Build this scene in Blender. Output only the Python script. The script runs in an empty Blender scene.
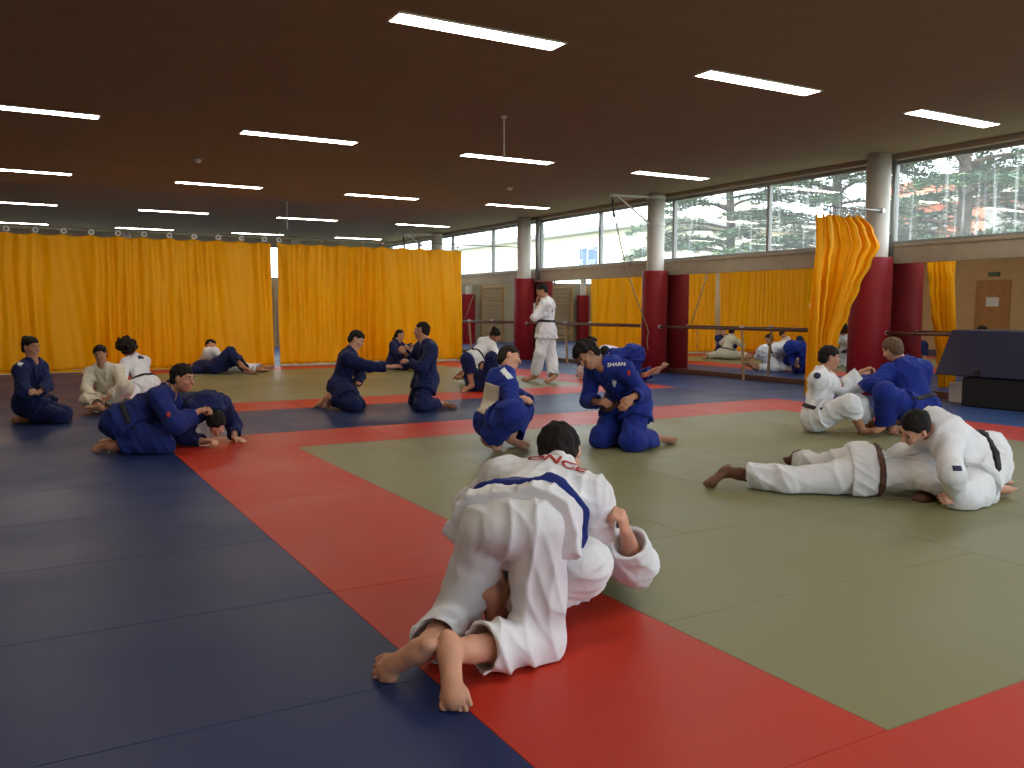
import bpy, bmesh, math, random
import numpy as np
from mathutils import Vector, Matrix
from mathutils.bvhtree import BVHTree
C = bpy.context.scene.collection
PI = math.pi
rnd = random.Random(7)

# ------------------------------------------------------------------ helpers
def tag(o, label=None, cat=None, group=None, kind=None):
    if label: o['label'] = label
    if cat: o['category'] = cat
    if group: o['group'] = group
    if kind: o['kind'] = kind
    return o

def empty(name, loc, label=None, cat=None, group=None):
    o = bpy.data.objects.new(name, None); C.objects.link(o); o.location = loc
    o.empty_display_size = .1
    return tag(o, label, cat, group)

def mesh_obj(name, verts, faces, mat, parent=None, smooth=False, origin=None):
    me = bpy.data.meshes.new(name)
    if origin is not None:
        verts = [(v[0]-origin[0], v[1]-origin[1], v[2]-origin[2]) for v in verts]
    me.from_pydata([tuple(v) for v in verts], [], [tuple(f) for f in faces])
    me.update()
    if smooth: me.polygons.foreach_set('use_smooth', [True]*len(me.polygons))
    o = bpy.data.objects.new(name, me); C.objects.link(o)
    if mat: me.materials.append(mat)
    if origin is not None: o.location = origin
    if parent: set_parent(o, parent)
    return o

def set_parent(o, p):
    # keep world placement: all parents are unrotated and unscaled
    w = Vector((0, 0, 0)); q = p
    while q is not None:
        w += q.location; q = q.parent
    o.parent = p; o.location = o.location - w

class MB:
    """collects simple solids into one mesh"""
    def __init__(s): s.bm = bmesh.new()
    def box(s, lo, hi, bev=0):
        lo = Vector(lo); hi = Vector(hi)
        r = bmesh.ops.create_cube(s.bm, size=1)
        vs = r['verts']
        for v in vs:
            v.co = Vector([lo[i]+(hi[i]-lo[i])*(v.co[i]+.5) for i in range(3)])
        if bev:
            es = list({e for v in vs for e in v.link_edges})
            bmesh.ops.bevel(s.bm, geom=es, offset=bev, segments=2, affect='EDGES', profile=.5)
        return s
    def tube(s, pts, r, n=10, cap=True):
        pts = [Vector(p) for p in pts]; rings = []
        rr = r if isinstance(r, (list, tuple)) else [r]*len(pts)
        ref = None
        for i, p in enumerate(pts):
            d = (pts[min(i+1, len(pts)-1)]-pts[max(i-1, 0)]).normalized()
            if ref is None:
                ref = Vector((0, 0, 1)) if abs(d.z) < .9 else Vector((1, 0, 0))
            a = d.cross(ref).normalized(); b = d.cross(a).normalized(); ref = a.cross(d).normalized()*1.0
            rings.append([s.bm.verts.new(p+(a*math.cos(2*PI*k/n)+b*math.sin(2*PI*k/n))*rr[i]) for k in range(n)])
        for i in range(len(rings)-1):
            for k in range(n):
                s.bm.faces.new((rings[i][k], rings[i][(k+1) % n], rings[i+1][(k+1) % n], rings[i+1][k]))
        if cap:
            s.bm.faces.new(rings[0][::-1]); s.bm.faces.new(rings[-1])
        return s
    def prism(s, poly, axis, a, b):
        def P(q, t):
            if axis == 'x': return (t, q[0], q[1])
            if axis == 'y': return (q[0], t, q[1])
            return (q[0], q[1], t)
        A = [s.bm.verts.new(P(q, a)) for q in poly]; B = [s.bm.verts.new(P(q, b)) for q in poly]
        n = len(poly); s.bm.faces.new(A[::-1]); s.bm.faces.new(B)
        for i in range(n): s.bm.faces.new((A[i], A[(i+1) % n], B[(i+1) % n], B[i]))
        return s
    def quad(s, a, b, c, d):
        s.bm.faces.new([s.bm.verts.new(p) for p in (a, b, c, d)]); return s
    def ball(s, c, r, n=12):
        r3 = r if isinstance(r, (list, tuple)) else (r, r, r)
        q = bmesh.ops.create_uvsphere(s.bm, u_segments=n, v_segments=max(6, n//2), radius=1)
        for v in q['verts']: v.co = Vector((c[0]+v.co.x*r3[0], c[1]+v.co.y*r3[1], c[2]+v.co.z*r3[2]))
        return s
    def build(s, name, mat, parent=None, smooth=False, origin=None):
        bmesh.ops.recalc_face_normals(s.bm, faces=s.bm.faces[:])
        if origin is None:
            if parent is None:
                xs = [v.co for v in s.bm.verts]
                origin = Vector((sum(v.x for v in xs)/len(xs), sum(v.y for v in xs)/len(xs), min(v.z for v in xs)))
            else: origin = Vector((0, 0, 0))
        origin = Vector(origin)
        for v in s.bm.verts: v.co -= origin
        me = bpy.data.meshes.new(name); s.bm.to_mesh(me); s.bm.free()
        if smooth: me.polygons.foreach_set('use_smooth', [True]*len(me.polygons))
        if mat: me.materials.append(mat)
        o = bpy.data.objects.new(name, me); C.objects.link(o); o.location = origin
        if parent: set_parent(o, parent)
        return o

def struct(o): o['kind'] = 'structure'; return o

# ------------------------------------------------------------------ materials
def srgb(r, g, b):
    f = lambda c: ((c/255+.055)/1.055)**2.4 if c/255 > .04045 else c/255/12.92
    return (f(r), f(g), f(b), 1)

def principled(name, col, rough=.6, spec=.5, metal=0, sheen=0, trans=0, coat=0):
    m = bpy.data.materials.new(name); m.use_nodes = True
    b = m.node_tree.nodes['Principled BSDF']
    b.inputs['Base Color'].default_value = col
    b.inputs['Roughness'].default_value = rough
    b.inputs['Specular IOR Level'].default_value = spec
    b.inputs['Metallic'].default_value = metal
    if sheen: b.inputs['Sheen Weight'].default_value = sheen
    if coat: b.inputs['Coat Weight'].default_value = coat
    return m

def N(m, t, **kw):
    n = m.node_tree.nodes.new(t)
    for k, v in kw.items(): setattr(n, k, v)
    return n

def noisy(m, scale, amt, bump=0, bscale=None, detail=4, coord='Object', stretch=(1, 1, 1), rough_var=0, tint=None):
    """vary base colour (a real, uneven dye or wear of the surface) and add relief"""
    nt = m.node_tree; L = nt.links; b = nt.nodes['Principled BSDF']
    tc = N(m, 'ShaderNodeTexCoord'); mp = N(m, 'ShaderNodeMapping'); mp.inputs['Scale'].default_value = stretch
    if coord == 'World':
        g = N(m, 'ShaderNodeNewGeometry'); L.new(g.outputs['Position'], mp.inputs['Vector'])
    else: L.new(tc.outputs[coord], mp.inputs['Vector'])
    n = N(m, 'ShaderNodeTexNoise'); n.inputs['Scale'].default_value = scale; n.inputs['Detail'].default_value = detail
    L.new(mp.outputs[0], n.inputs['Vector'])
    c = b.inputs['Base Color'].default_value[:]
    if amt:
        mx = N(m, 'ShaderNodeMix', data_type='RGBA')
        lo = tint if tint else tuple(max(0, x*(1-amt)) for x in c[:3])+(1,)
        mx.inputs['A'].default_value = lo
        mx.inputs['B'].default_value = tuple(min(1, x*(1+amt)) for x in c[:3])+(1,)
        rp = N(m, 'ShaderNodeMapRange'); rp.inputs['From Min'].default_value = .3; rp.inputs['From Max'].default_value = .7
        L.new(n.outputs[0], rp.inputs['Value']); L.new(rp.outputs[0], mx.inputs['Factor'])
        L.new(mx.outputs['Result'], b.inputs['Base Color'])
    if rough_var:
        r0 = b.inputs['Roughness'].default_value
        rr = N(m, 'ShaderNodeMapRange'); rr.inputs['From Min'].default_value = .3; rr.inputs['From Max'].default_value = .7
        rr.inputs['To Min'].default_value = r0-rough_var; rr.inputs['To Max'].default_value = r0+rough_var
        L.new(n.outputs[0], rr.inputs['Value']); L.new(rr.outputs[0], b.inputs['Roughness'])
    if bump:
        n2 = N(m, 'ShaderNodeTexNoise'); n2.inputs['Scale'].default_value = bscale or scale*8; n2.inputs['Detail'].default_value = 3
        L.new(mp.outputs[0], n2.inputs['Vector'])
        bp = N(m, 'ShaderNodeBump'); bp.inputs['Strength'].default_value = bump; bp.inputs['Distance'].default_value = .01
        L.new(n2.outputs[0], bp.inputs['Height']); L.new(bp.outputs[0], b.inputs['Normal'])
    return m

def emission(name, col, s):
    m = bpy.data.materials.new(name); m.use_nodes = True; nt = m.node_tree
    nt.nodes.remove(nt.nodes['Principled BSDF'])
    e = N(m, 'ShaderNodeEmission'); e.inputs[0].default_value = col; e.inputs[1].default_value = s
    nt.links.new(e.outputs[0], nt.nodes['Material Output'].inputs[0])
    return m

def gi_mat(name, col, var):
    m = principled(name, col, .8, .25, sheen=.04)
    noisy(m, 5, var, detail=3)
    # rice-grain weave relief
    nt = m.node_tree; L = nt.links; b = nt.nodes['Principled BSDF']
    tc = N(m, 'ShaderNodeTexCoord'); v = N(m, 'ShaderNodeTexVoronoi'); v.inputs['Scale'].default_value = 260
    L.new(tc.outputs['Object'], v.inputs['Vector'])
    n = N(m, 'ShaderNodeTexNoise'); n.inputs['Scale'].default_value = 9; n.inputs['Detail'].default_value = 3
    n.inputs['Distortion'].default_value = 1.4; n.noise_type = 'RIDGED_MULTIFRACTAL'
    L.new(tc.outputs['Object'], n.inputs['Vector'])
    b1 = N(m, 'ShaderNodeBump'); b1.inputs['Strength'].default_value = .35; b1.inputs['Distance'].default_value = .012
    b2 = N(m, 'ShaderNodeBump'); b2.inputs['Strength'].default_value = .25; b2.inputs['Distance'].default_value = .003
    L.new(n.outputs[0], b1.inputs['Height']); L.new(v.outputs[0], b2.inputs['Height'])
    L.new(b1.outputs[0], b2.inputs['Normal']); L.new(b2.outputs[0], b.inputs['Normal'])
    return m

M = {}
M['gi_white'] = gi_mat('gi_white', srgb(226, 226, 230), .04)
M['gi_cream'] = gi_mat('gi_cream', srgb(214, 205, 186), .06)
M['gi_blue'] = gi_mat('gi_blue', srgb(24, 44, 130), .10)
M['gi_royal'] = gi_mat('gi_royal', srgb(23, 38, 104), .10)
M['gi_navy'] = gi_mat('gi_navy', srgb(20, 29, 76), .12)
M['belt_black'] = principled('belt_black', srgb(26, 24, 27), .75)
M['belt_blue'] = principled('belt_blue', srgb(28, 48, 128), .7)
M['belt_brown'] = principled('belt_brown', srgb(84, 52, 42), .75)
M['hair_dark'] = noisy(principled('hair_dark', srgb(24, 19, 17), .75, .25), 60, .4, .6, 150)
M['hair_brown'] = noisy(principled('hair_brown', srgb(38, 27, 21), .75, .25), 60, .4, .8, 150)
M['hair_light'] = noisy(principled('hair_light', srgb(104, 80, 58), .7, .3), 60, .3, .8, 150)
def skin(name, c):
    m = principled(name, c, .5, .4)
    m.node_tree.nodes['Principled BSDF'].inputs['Subsurface Weight'].default_value = .06
    m.node_tree.nodes['Principled BSDF'].inputs['Subsurface Radius'].default_value = (.02, .008, .004)
    return noisy(m, 14, .10, .12, 120)
M['skin_light'] = skin('skin_light', srgb(206, 152, 126))
M['skin_tan'] = skin('skin_tan', srgb(180, 128, 100))
M['skin_dark'] = skin('skin_dark', srgb(104, 66, 48))
M['eye_white'] = principled('eye_white', srgb(178, 165, 155), .4)
M['eye_dark'] = principled('eye_dark', srgb(30, 20, 16), .25)
M['patch_white'] = principled('patch_white', srgb(225, 225, 225), .7)
M['patch_navy'] = principled('patch_navy', srgb(22, 28, 66), .7)
M['patch_red'] = principled('patch_red', srgb(170, 40, 40), .7)
M['vest_cream'] = gi_mat('vest_cream', srgb(205, 198, 180), .06)

# ------------------------------------------------------------------ implicit modelling
f4 = np.float32
def V3(a): return np.array(a, dtype=np.float64)
def nrm(a):
    a = V3(a); l = np.linalg.norm(a)
    return a/l if l > 1e-9 else V3((0, 0, 1))
def perp(a, d): a = V3(a); d = nrm(d); return a-d*np.dot(a, d)

class Field:
    def __init__(s): s.ops = []
    def cap(s, a, b, ra, rb, k=.02, fl=None, clip=False, sub=False):
        s.ops.append(('cap', V3(a), V3(b), ra, rb, k, fl, clip, sub)); return s
    def ell(s, c, rad, ax, k=.02, sub=False):
        s.ops.append(('ell', V3(c), V3(rad), np.array(ax, dtype=float), k, sub)); return s
    def snap(s, name): s.ops.append(('snap', name)); return s
    def fold(s, c, amp, wl, rng, ph=0): s.ops.append(('fold', V3(c), amp, wl, rng, ph)); return s
    def noise(s, amp, wl, seed=0): s.ops.append(('noise', amp, wl, seed)); return s
    def bounds(s):
        lo = V3((9e9,)*3); hi = -lo
        for o in s.ops:
            if o[0] == 'cap' and not o[8]:
                r = max(o[3], o[4])
                lo = np.minimum(lo, np.minimum(o[1], o[2])-r); hi = np.maximum(hi, np.maximum(o[1], o[2])+r)
            if o[0] == 'ell' and not o[5]:
                r = max(o[2]); lo = np.minimum(lo, o[1]-r); hi = np.maximum(hi, o[1]+r)
        return lo, hi
    def run(s, h, pad=.03):
        lo, hi = s.bounds(); lo = lo-pad-2*h; hi = hi+pad+2*h
        n = np.ceil((hi-lo)/h).astype(int)+1
        s.lo, s.h = lo, h
        ax = [(lo[i]+np.arange(n[i])*h).astype(f4) for i in range(3)]
        s.ax = ax
        A = np.full(n, .2, dtype=f4); s.snaps = {}
        for o in s.ops:
            t = o[0]
            if t == 'cap':
                _, a, b, ra, rb, k, fl, clip, sub = o
                m = max(ra, rb)+k+3*h+.02; blo = np.minimum(a, b)-m; bhi = np.maximum(a, b)+m
            elif t == 'ell':
                _, c, rad, fr, k, sub = o
                m = max(rad)+k+3*h+.02; blo = c-m; bhi = c+m
            elif t == 'snap':
                s.snaps[o[1]] = A.copy(); continue
            elif t == 'fold':
                m = o[4]*2; blo = o[1]-m; bhi = o[1]+m
            elif t == 'noise':
                I = np.nonzero(np.abs(A) < .05)
                x, y, z = ax[0][I[0]], ax[1][I[1]], ax[2][I[2]]
                # cloth creases: a few families of sharp ridges that come and go
                rs = np.random.RandomState(o[3]); v = 0
                wx = x+.05*np.sin(y*6+1+o[3])+.03*np.sin(z*9); wy = y+.05*np.sin(z*6+2)+.02*np.sin(x*11); wz = z+.04*np.sin(x*7+.5)
                for q in range(4):
                    d = rs.normal(size=3); d[2] *= .6; d /= np.linalg.norm(d)
                    e = rs.normal(size=3); e /= np.linalg.norm(e)
                    w = PI/(o[2]*(.45+.7*rs.rand()))
                    rdg = (1-np.abs(np.sin((wx*d[0]+wy*d[1]+wz*d[2])*w+rs.rand()*6.3)))**1.8
                    msk = .5+.5*np.sin((x*e[0]+y*e[1]+z*e[2])*(PI/.22)+rs.rand()*6.3)
                    v = v+rdg*msk
                v = v*.8-.55
                A[I] -= (o[1]*np.clip(v, -1, 1)).astype(f4); continue
            i0 = np.clip(np.floor((blo-lo)/h).astype(int), 0, n); i1 = np.clip(np.ceil((bhi-lo)/h).astype(int)+1, 0, n)
            if np.any(i1 <= i0): continue
            sl = tuple(slice(i0[i], i1[i]) for i in range(3))
            X = ax[0][sl[0]][:, None, None]; Y = ax[1][sl[1]][None, :, None]; Z = ax[2][sl[2]][None, None, :]
            if t == 'cap':
                d = b-a; L2 = max(float(d@d), 1e-9)
                px, py, pz = X-f4(a[0]), Y-f4(a[1]), Z-f4(a[2])
                tt = np.clip((px*f4(d[0])+py*f4(d[1])+pz*f4(d[2]))/f4(L2), 0, 1)
                qx = px-tt*f4(d[0]); qy = py-tt*f4(d[1]); qz = pz-tt*f4(d[2])
                if fl is not None:
                    nn, sc = fl; nn = nrm(nn)
                    e = (qx*f4(nn[0])+qy*f4(nn[1])+qz*f4(nn[2]))*f4(1/sc-1)
                    qx = qx+e*f4(nn[0]); qy = qy+e*f4(nn[1]); qz = qz+e*f4(nn[2])
                D = np.sqrt(qx*qx+qy*qy+qz*qz)-(f4(ra)+tt*f4(rb-ra))
                if clip:
                    u = nrm(d)
                    D = np.maximum(D, (X-f4(b[0]))*f4(u[0])+(Y-f4(b[1]))*f4(u[1])+(Z-f4(b[2]))*f4(u[2]))
            elif t == 'ell':
                px, py, pz = X-f4(c[0]), Y-f4(c[1]), Z-f4(c[2]); q0 = 0; q1 = 0
                for i in range(3):
                    e = px*f4(fr[i][0])+py*f4(fr[i][1])+pz*f4(fr[i][2])
                    q0 = q0+(e/f4(rad[i]))**2; q1 = q1+(e/f4(rad[i]**2))**2
                k0 = np.sqrt(q0); D = k0*(k0-1)/np.maximum(np.sqrt(q1), 1e-6)
            elif t == 'fold':
                _, c, amp, wl, rng, ph = o
                px, py, pz = X-f4(c[0]), Y-f4(c[1]), Z-f4(c[2])
                r = np.sqrt(px*px+py*py+pz*pz)
                w = np.exp(-(r/f4(rng))**2)
                A[sl] += f4(amp)*w*np.sin(r*f4(2*PI/wl)+3*np.sin(px*14+ph)+2*np.sin(pz*11+py*9+ph))
                continue
            B = A[sl]
            if sub:
                hh = np.clip(.5-.5*(B+D)/f4(k), 0, 1)
                A[sl] = B*(1-hh)-D*hh+f4(k)*hh*(1-hh)
            else:
                hh = np.clip(.5+.5*(B-D)/f4(k), 0, 1)
                A[sl] = B*(1-hh)+D*hh-f4(k)*hh*(1-hh)
        s.A = A
        return s
    def grid(s):
        return s.ax[0][:, None, None], s.ax[1][None, :, None], s.ax[2][None, None, :]

def nets(A, lo, h):
    """naive surface nets -> verts (N,3), quads (M,4)"""
    I = A < 0
    a = I[:-1, :-1, :-1]; anyv = a.copy(); allv = a.copy()
    for dx in (0, 1):
        for dy in (0, 1):
            for dz in (0, 1):
                q = I[dx:dx+a.shape[0], dy:dy+a.shape[1], dz:dz+a.shape[2]]
                anyv |= q; allv &= q
    act = anyv & ~allv
    ci = np.argwhere(act)
    if len(ci) == 0: return np.zeros((0, 3)), np.zeros((0, 4), int)
    idx = np.full(act.shape, -1, dtype=np.int32); idx[act] = np.arange(len(ci))
    cor = {}
    for dx in (0, 1):
        for dy in (0, 1):
            for dz in (0, 1):
                cor[dx, dy, dz] = A[ci[:, 0]+dx, ci[:, 1]+dy, ci[:, 2]+dz]
    acc = np.zeros((len(ci), 3)); cnt = np.zeros(len(ci))
    for c0 in cor:
        for axx in range(3):
            if c0[axx] == 1: continue
            c1 = list(c0); c1[axx] = 1; c1 = tuple(c1)
            va, vb = cor[c0], cor[c1]; m = (va < 0) != (vb < 0)
            t = np.where(m, va/np.where(m, va-vb, 1), 0)
            p = np.tile(np.array(c0, float), (len(ci), 1)); p[:, axx] = t
            acc += p*m[:, None]; cnt += m
    V = (ci+acc/cnt[:, None])*h+lo
    Q = []
    for axx in range(3):
        o1, o2 = (axx+1) % 3, (axx+2) % 3
        s0 = [slice(None)]*3; s1 = [slice(None)]*3
        s0[axx] = slice(0, -1); s1[axx] = slice(1, None)
        x = I[tuple(s0)] != I[tuple(s1)]
        e = np.argwhere(x)
        ok = (e[:, o1] > 0) & (e[:, o2] > 0) & (e[:, o1] < A.shape[o1]-1) & (e[:, o2] < A.shape[o2]-1)
        e = e[ok]
        def at(d1, d2):
            q = e.copy(); q[:, o1] -= d1; q[:, o2] -= d2
            return idx[q[:, 0], q[:, 1], q[:, 2]]
        qd = np.stack([at(1, 1), at(0, 1), at(0, 0), at(1, 0)], 1)
        fl = ~I[e[:, 0], e[:, 1], e[:, 2]]
        qd[fl] = qd[fl][:, ::-1]
        Q.append(qd)
    Q = np.concatenate(Q); Q = Q[(Q >= 0).all(1)]
    return V, Q

def np_mesh(name, V, Q, mat, parent, relax=1):
    if relax and len(Q):
        kk = .55*min(1, relax)
        for _ in range(max(1, int(relax))):
            acc = np.zeros_like(V); cnt = np.zeros(len(V))
            for a, b in ((0, 1), (1, 2), (2, 3), (3, 0)):
                for p, q in ((a, b), (b, a)):
                    for c in range(3): acc[:, c] += np.bincount(Q[:, p], weights=V[Q[:, q], c], minlength=len(V))
                    cnt += np.bincount(Q[:, p], minlength=len(V))
            V = V*(1-kk)+kk*acc/np.maximum(cnt, 1)[:, None]
    me = bpy.data.meshes.new(name)
    w = Vector((0, 0, 0)); q = parent
    while q is not None: w += q.location; q = q.parent
    V = V-np.array(w)
    me.vertices.add(len(V)); me.vertices.foreach_set('co', V.astype(f4).ravel())
    me.loops.add(len(Q)*4); me.loops.foreach_set('vertex_index', Q.astype(np.int32).ravel())
    me.polygons.add(len(Q)); me.polygons.foreach_set('loop_start', np.arange(0, len(Q)*4, 4, dtype=np.int32))
    me.polygons.foreach_set('use_smooth', np.ones(len(Q), bool))
    me.update(calc_edges=True)
    me.materials.append(mat)
    o = bpy.data.objects.new(name, me); C.objects.link(o); o.parent = parent
    return o
# ------------------------------------------------------------------ people
JN = ['pel','che','nec','hea','shL','elL','wrL','haL','shR','elR','wrR','haR','hpL','knL','anL','toL','hpR','knR','anR','toR']
VA = math.radians(30.05)
def view_dir(r, u, d):
    """direction given as seen when looking across the hall (right, up, away)"""
    return nrm(V3((math.cos(VA), -math.sin(VA), 0))*r+V3((0, 0, 1))*u+V3((math.sin(VA), math.cos(VA), 0))*d)

def add_foot(F, kn, hp, an, to, s, k, curl=0, mr=0, bodyf=None):
    d = nrm(to-an); kd = nrm(kn-an)
    back = perp(hp-kn, an-kn)
    fs = -back if np.linalg.norm(back) > .12 else (bodyf if bodyf is not None else V3((0, 0, 1)))
    u = perp(nrm(fs)*.8+kd, d); u = nrm(u); sd = np.cross(d, u)
    F.cap(an-kd*(-.01), an+d*.03-u*.012*s, .036*s, .034*s, .02)
    F.ell(an-d*.034*s-u*.022*s, (.034*s, .03*s, .034*s), (d, sd, u), .02)
    F.cap(an+d*.01*s-u*.02*s, to-u*.004*s, .037*s, .034*s, .02, fl=(u, .85))
    F.cap(to+sd*.024*s-d*.01*s, to-sd*.024*s-d*.018*s, .028*s, .025*s, .02, fl=(u, .75))
    big = 1 if k == 'R' else -1       # inner side of each foot carries the big toe
    for i, (o, l, r) in enumerate(((-.036, .058, .0138), (-.0115, .054, .0100), (.0095, .050, .0096), (.0290, .044, .0092), (.0465, .036, .0088))):
        b = to+sd*(o*big)*s+d*(.008-.004*i)*s-u*.004*s
        dd = nrm(d+u*curl); e = b+dd*l*s
        F.cap(b, e, max(r*s, mr), max(r*.95*s, mr*.9), .003)

def add_hand(F, el, wr, ha, s, side, n, curl, mr=0):
    d = nrm(ha-wr); n = perp(n, d)
    if np.linalg.norm(n) < .1: n = perp((0, 0, -1), d)+perp((1, 0, 0), d)*.01
    n = nrm(n); sd = np.cross(d, n)
    if side == 'L': sd = -sd          # thumb side
    F.cap(wr, wr+d*.06*s, .027*s, .034*s, .015, fl=(n, .55))
    F.cap(wr+d*.055*s+sd*.016*s, wr+d*.055*s-sd*.02*s, .03*s, .026*s, .012, fl=(n, .55))
    F.cap(wr+d*.085*s+sd*.02*s, wr+d*.08*s-sd*.024*s, .016*s, .014*s, .01, fl=(n, .8))
    for o, l in ((.029, .074), (.010, .082), (-.009, .077), (-.027, .06)):
        p = wr+(d*.088+sd*o)*s; a = 0
        spread = sd*(o*2.2)
        for j, fr in enumerate((.45, .3, .25)):
            a += curl*(.9, 1.0, .7)[j]
            q = p+nrm(d*math.cos(a)+n*math.sin(a)+spread*(1-curl*.6))*l*fr*s
            r = (.0098, .0088, .008)[j]*s; r2 = (.0088, .008, .0072)[j]*s
            F.cap(p, q, max(r, mr), max(r2, mr*.9), .004); p = q
    p = wr+(d*.03+sd*.024)*s
    q = p+nrm(d*.75+sd*.55+n*.35)*.042*s; F.cap(p, q, max(.0135*s, mr), max(.011*s, mr), .012)
    r_ = q+nrm(d*.9+sd*(.1-.5*curl)+n*(.2+.9*curl))*.032*s; F.cap(q, r_, max(.0105*s, mr), max(.009*s, mr), .004)

def sheet_on(name, bvh, c, nor, up, w, hgt, mat, parent, nx=10, ny=8, off=.004, round_=False):
    """a sewn patch: a thin piece laid on the garment's surface"""
    c = Vector(c); nor = Vector(nor).normalized(); up = (Vector(up)-nor*Vector(up).dot(nor)).normalized(); rt = up.cross(nor)
    V = []; Fc = []; ok = []
    for j in range(ny+1):
        for i in range(nx+1):
            x = (i/nx-.5); y = (j/ny-.5)
            if round_:
                m = max(abs(x), abs(y)); l = math.hypot(x, y) or 1; x, y = x*m/l, y*m/l
            p = c+rt*x*w+up*y*hgt+nor*.15
            hit = bvh.ray_cast(p, -nor, .4)
            ok.append(hit[0] is not None and hit[1].dot(nor) > .15)
            V.append((hit[0]+nor*off) if hit[0] is not None else (c+rt*x*w+up*y*hgt))
    for j in range(ny):
        for i in range(nx):
            a = j*(nx+1)+i; f = (a, a+1, a+nx+2, a+nx+1)
            if all(ok[q] for q in f) and max((V[f[q]]-V[f[q-1]]).length for q in range(4)) < .06: Fc.append(f)
    if not Fc: return None
    w0 = Vector((0, 0, 0)); q = parent
    while q is not None: w0 += q.location; q = q.parent
    o = mesh_obj(name, [v-w0 for v in V], Fc, mat, None, True); o.parent = parent
    sol = o.modifiers.new('thickness', 'SOLIDIFY'); sol.thickness = .002
    return o

def text_on(name, bvh, txt, c, nor, up, size, mat, parent, off=.005):
    cu = bpy.data.curves.new(name, 'FONT'); cu.body = txt; cu.size = size; cu.align_x = 'CENTER'; cu.align_y = 'CENTER'
    cu.offset = size*.02; cu.resolution_u = 3
    to = bpy.data.objects.new('tmp', cu); C.objects.link(to)
    dg = bpy.context.evaluated_depsgraph_get(); me = bpy.data.meshes.new_from_object(to.evaluated_get(dg))
    bpy.data.objects.remove(to); bpy.data.curves.remove(cu)
    bm = bmesh.new(); bm.from_mesh(me)
    for _ in range(2):
        es = [e for e in bm.edges if e.calc_length() > size*.12]
        if es: bmesh.ops.subdivide_edges(bm, edges=es, cuts=1)
        bmesh.ops.triangulate(bm, faces=bm.faces[:])
    c = Vector(c); nor = Vector(nor).normalized(); up = (Vector(up)-nor*Vector(up).dot(nor)).normalized(); rt = up.cross(nor)
    w0 = Vector((0, 0, 0)); q = parent
    while q is not None: w0 += q.location; q = q.parent
    for v in bm.verts:
        p = c+rt*v.co.x+up*v.co.y
        hit = bvh.ray_cast(p+nor*.15, -nor, .4)
        v.co = ((hit[0]+nor*off) if hit[0] is not None else p)-w0
    bm.to_mesh(me); bm.free(); me.materials.clear(); me.materials.append(mat); me.name = name
    o = bpy.data.objects.new(name, me); C.objects.link(o); o.parent = parent
    sol = o.modifiers.new('thickness', 'SOLIDIFY'); sol.thickness = .0015
    return o

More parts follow.
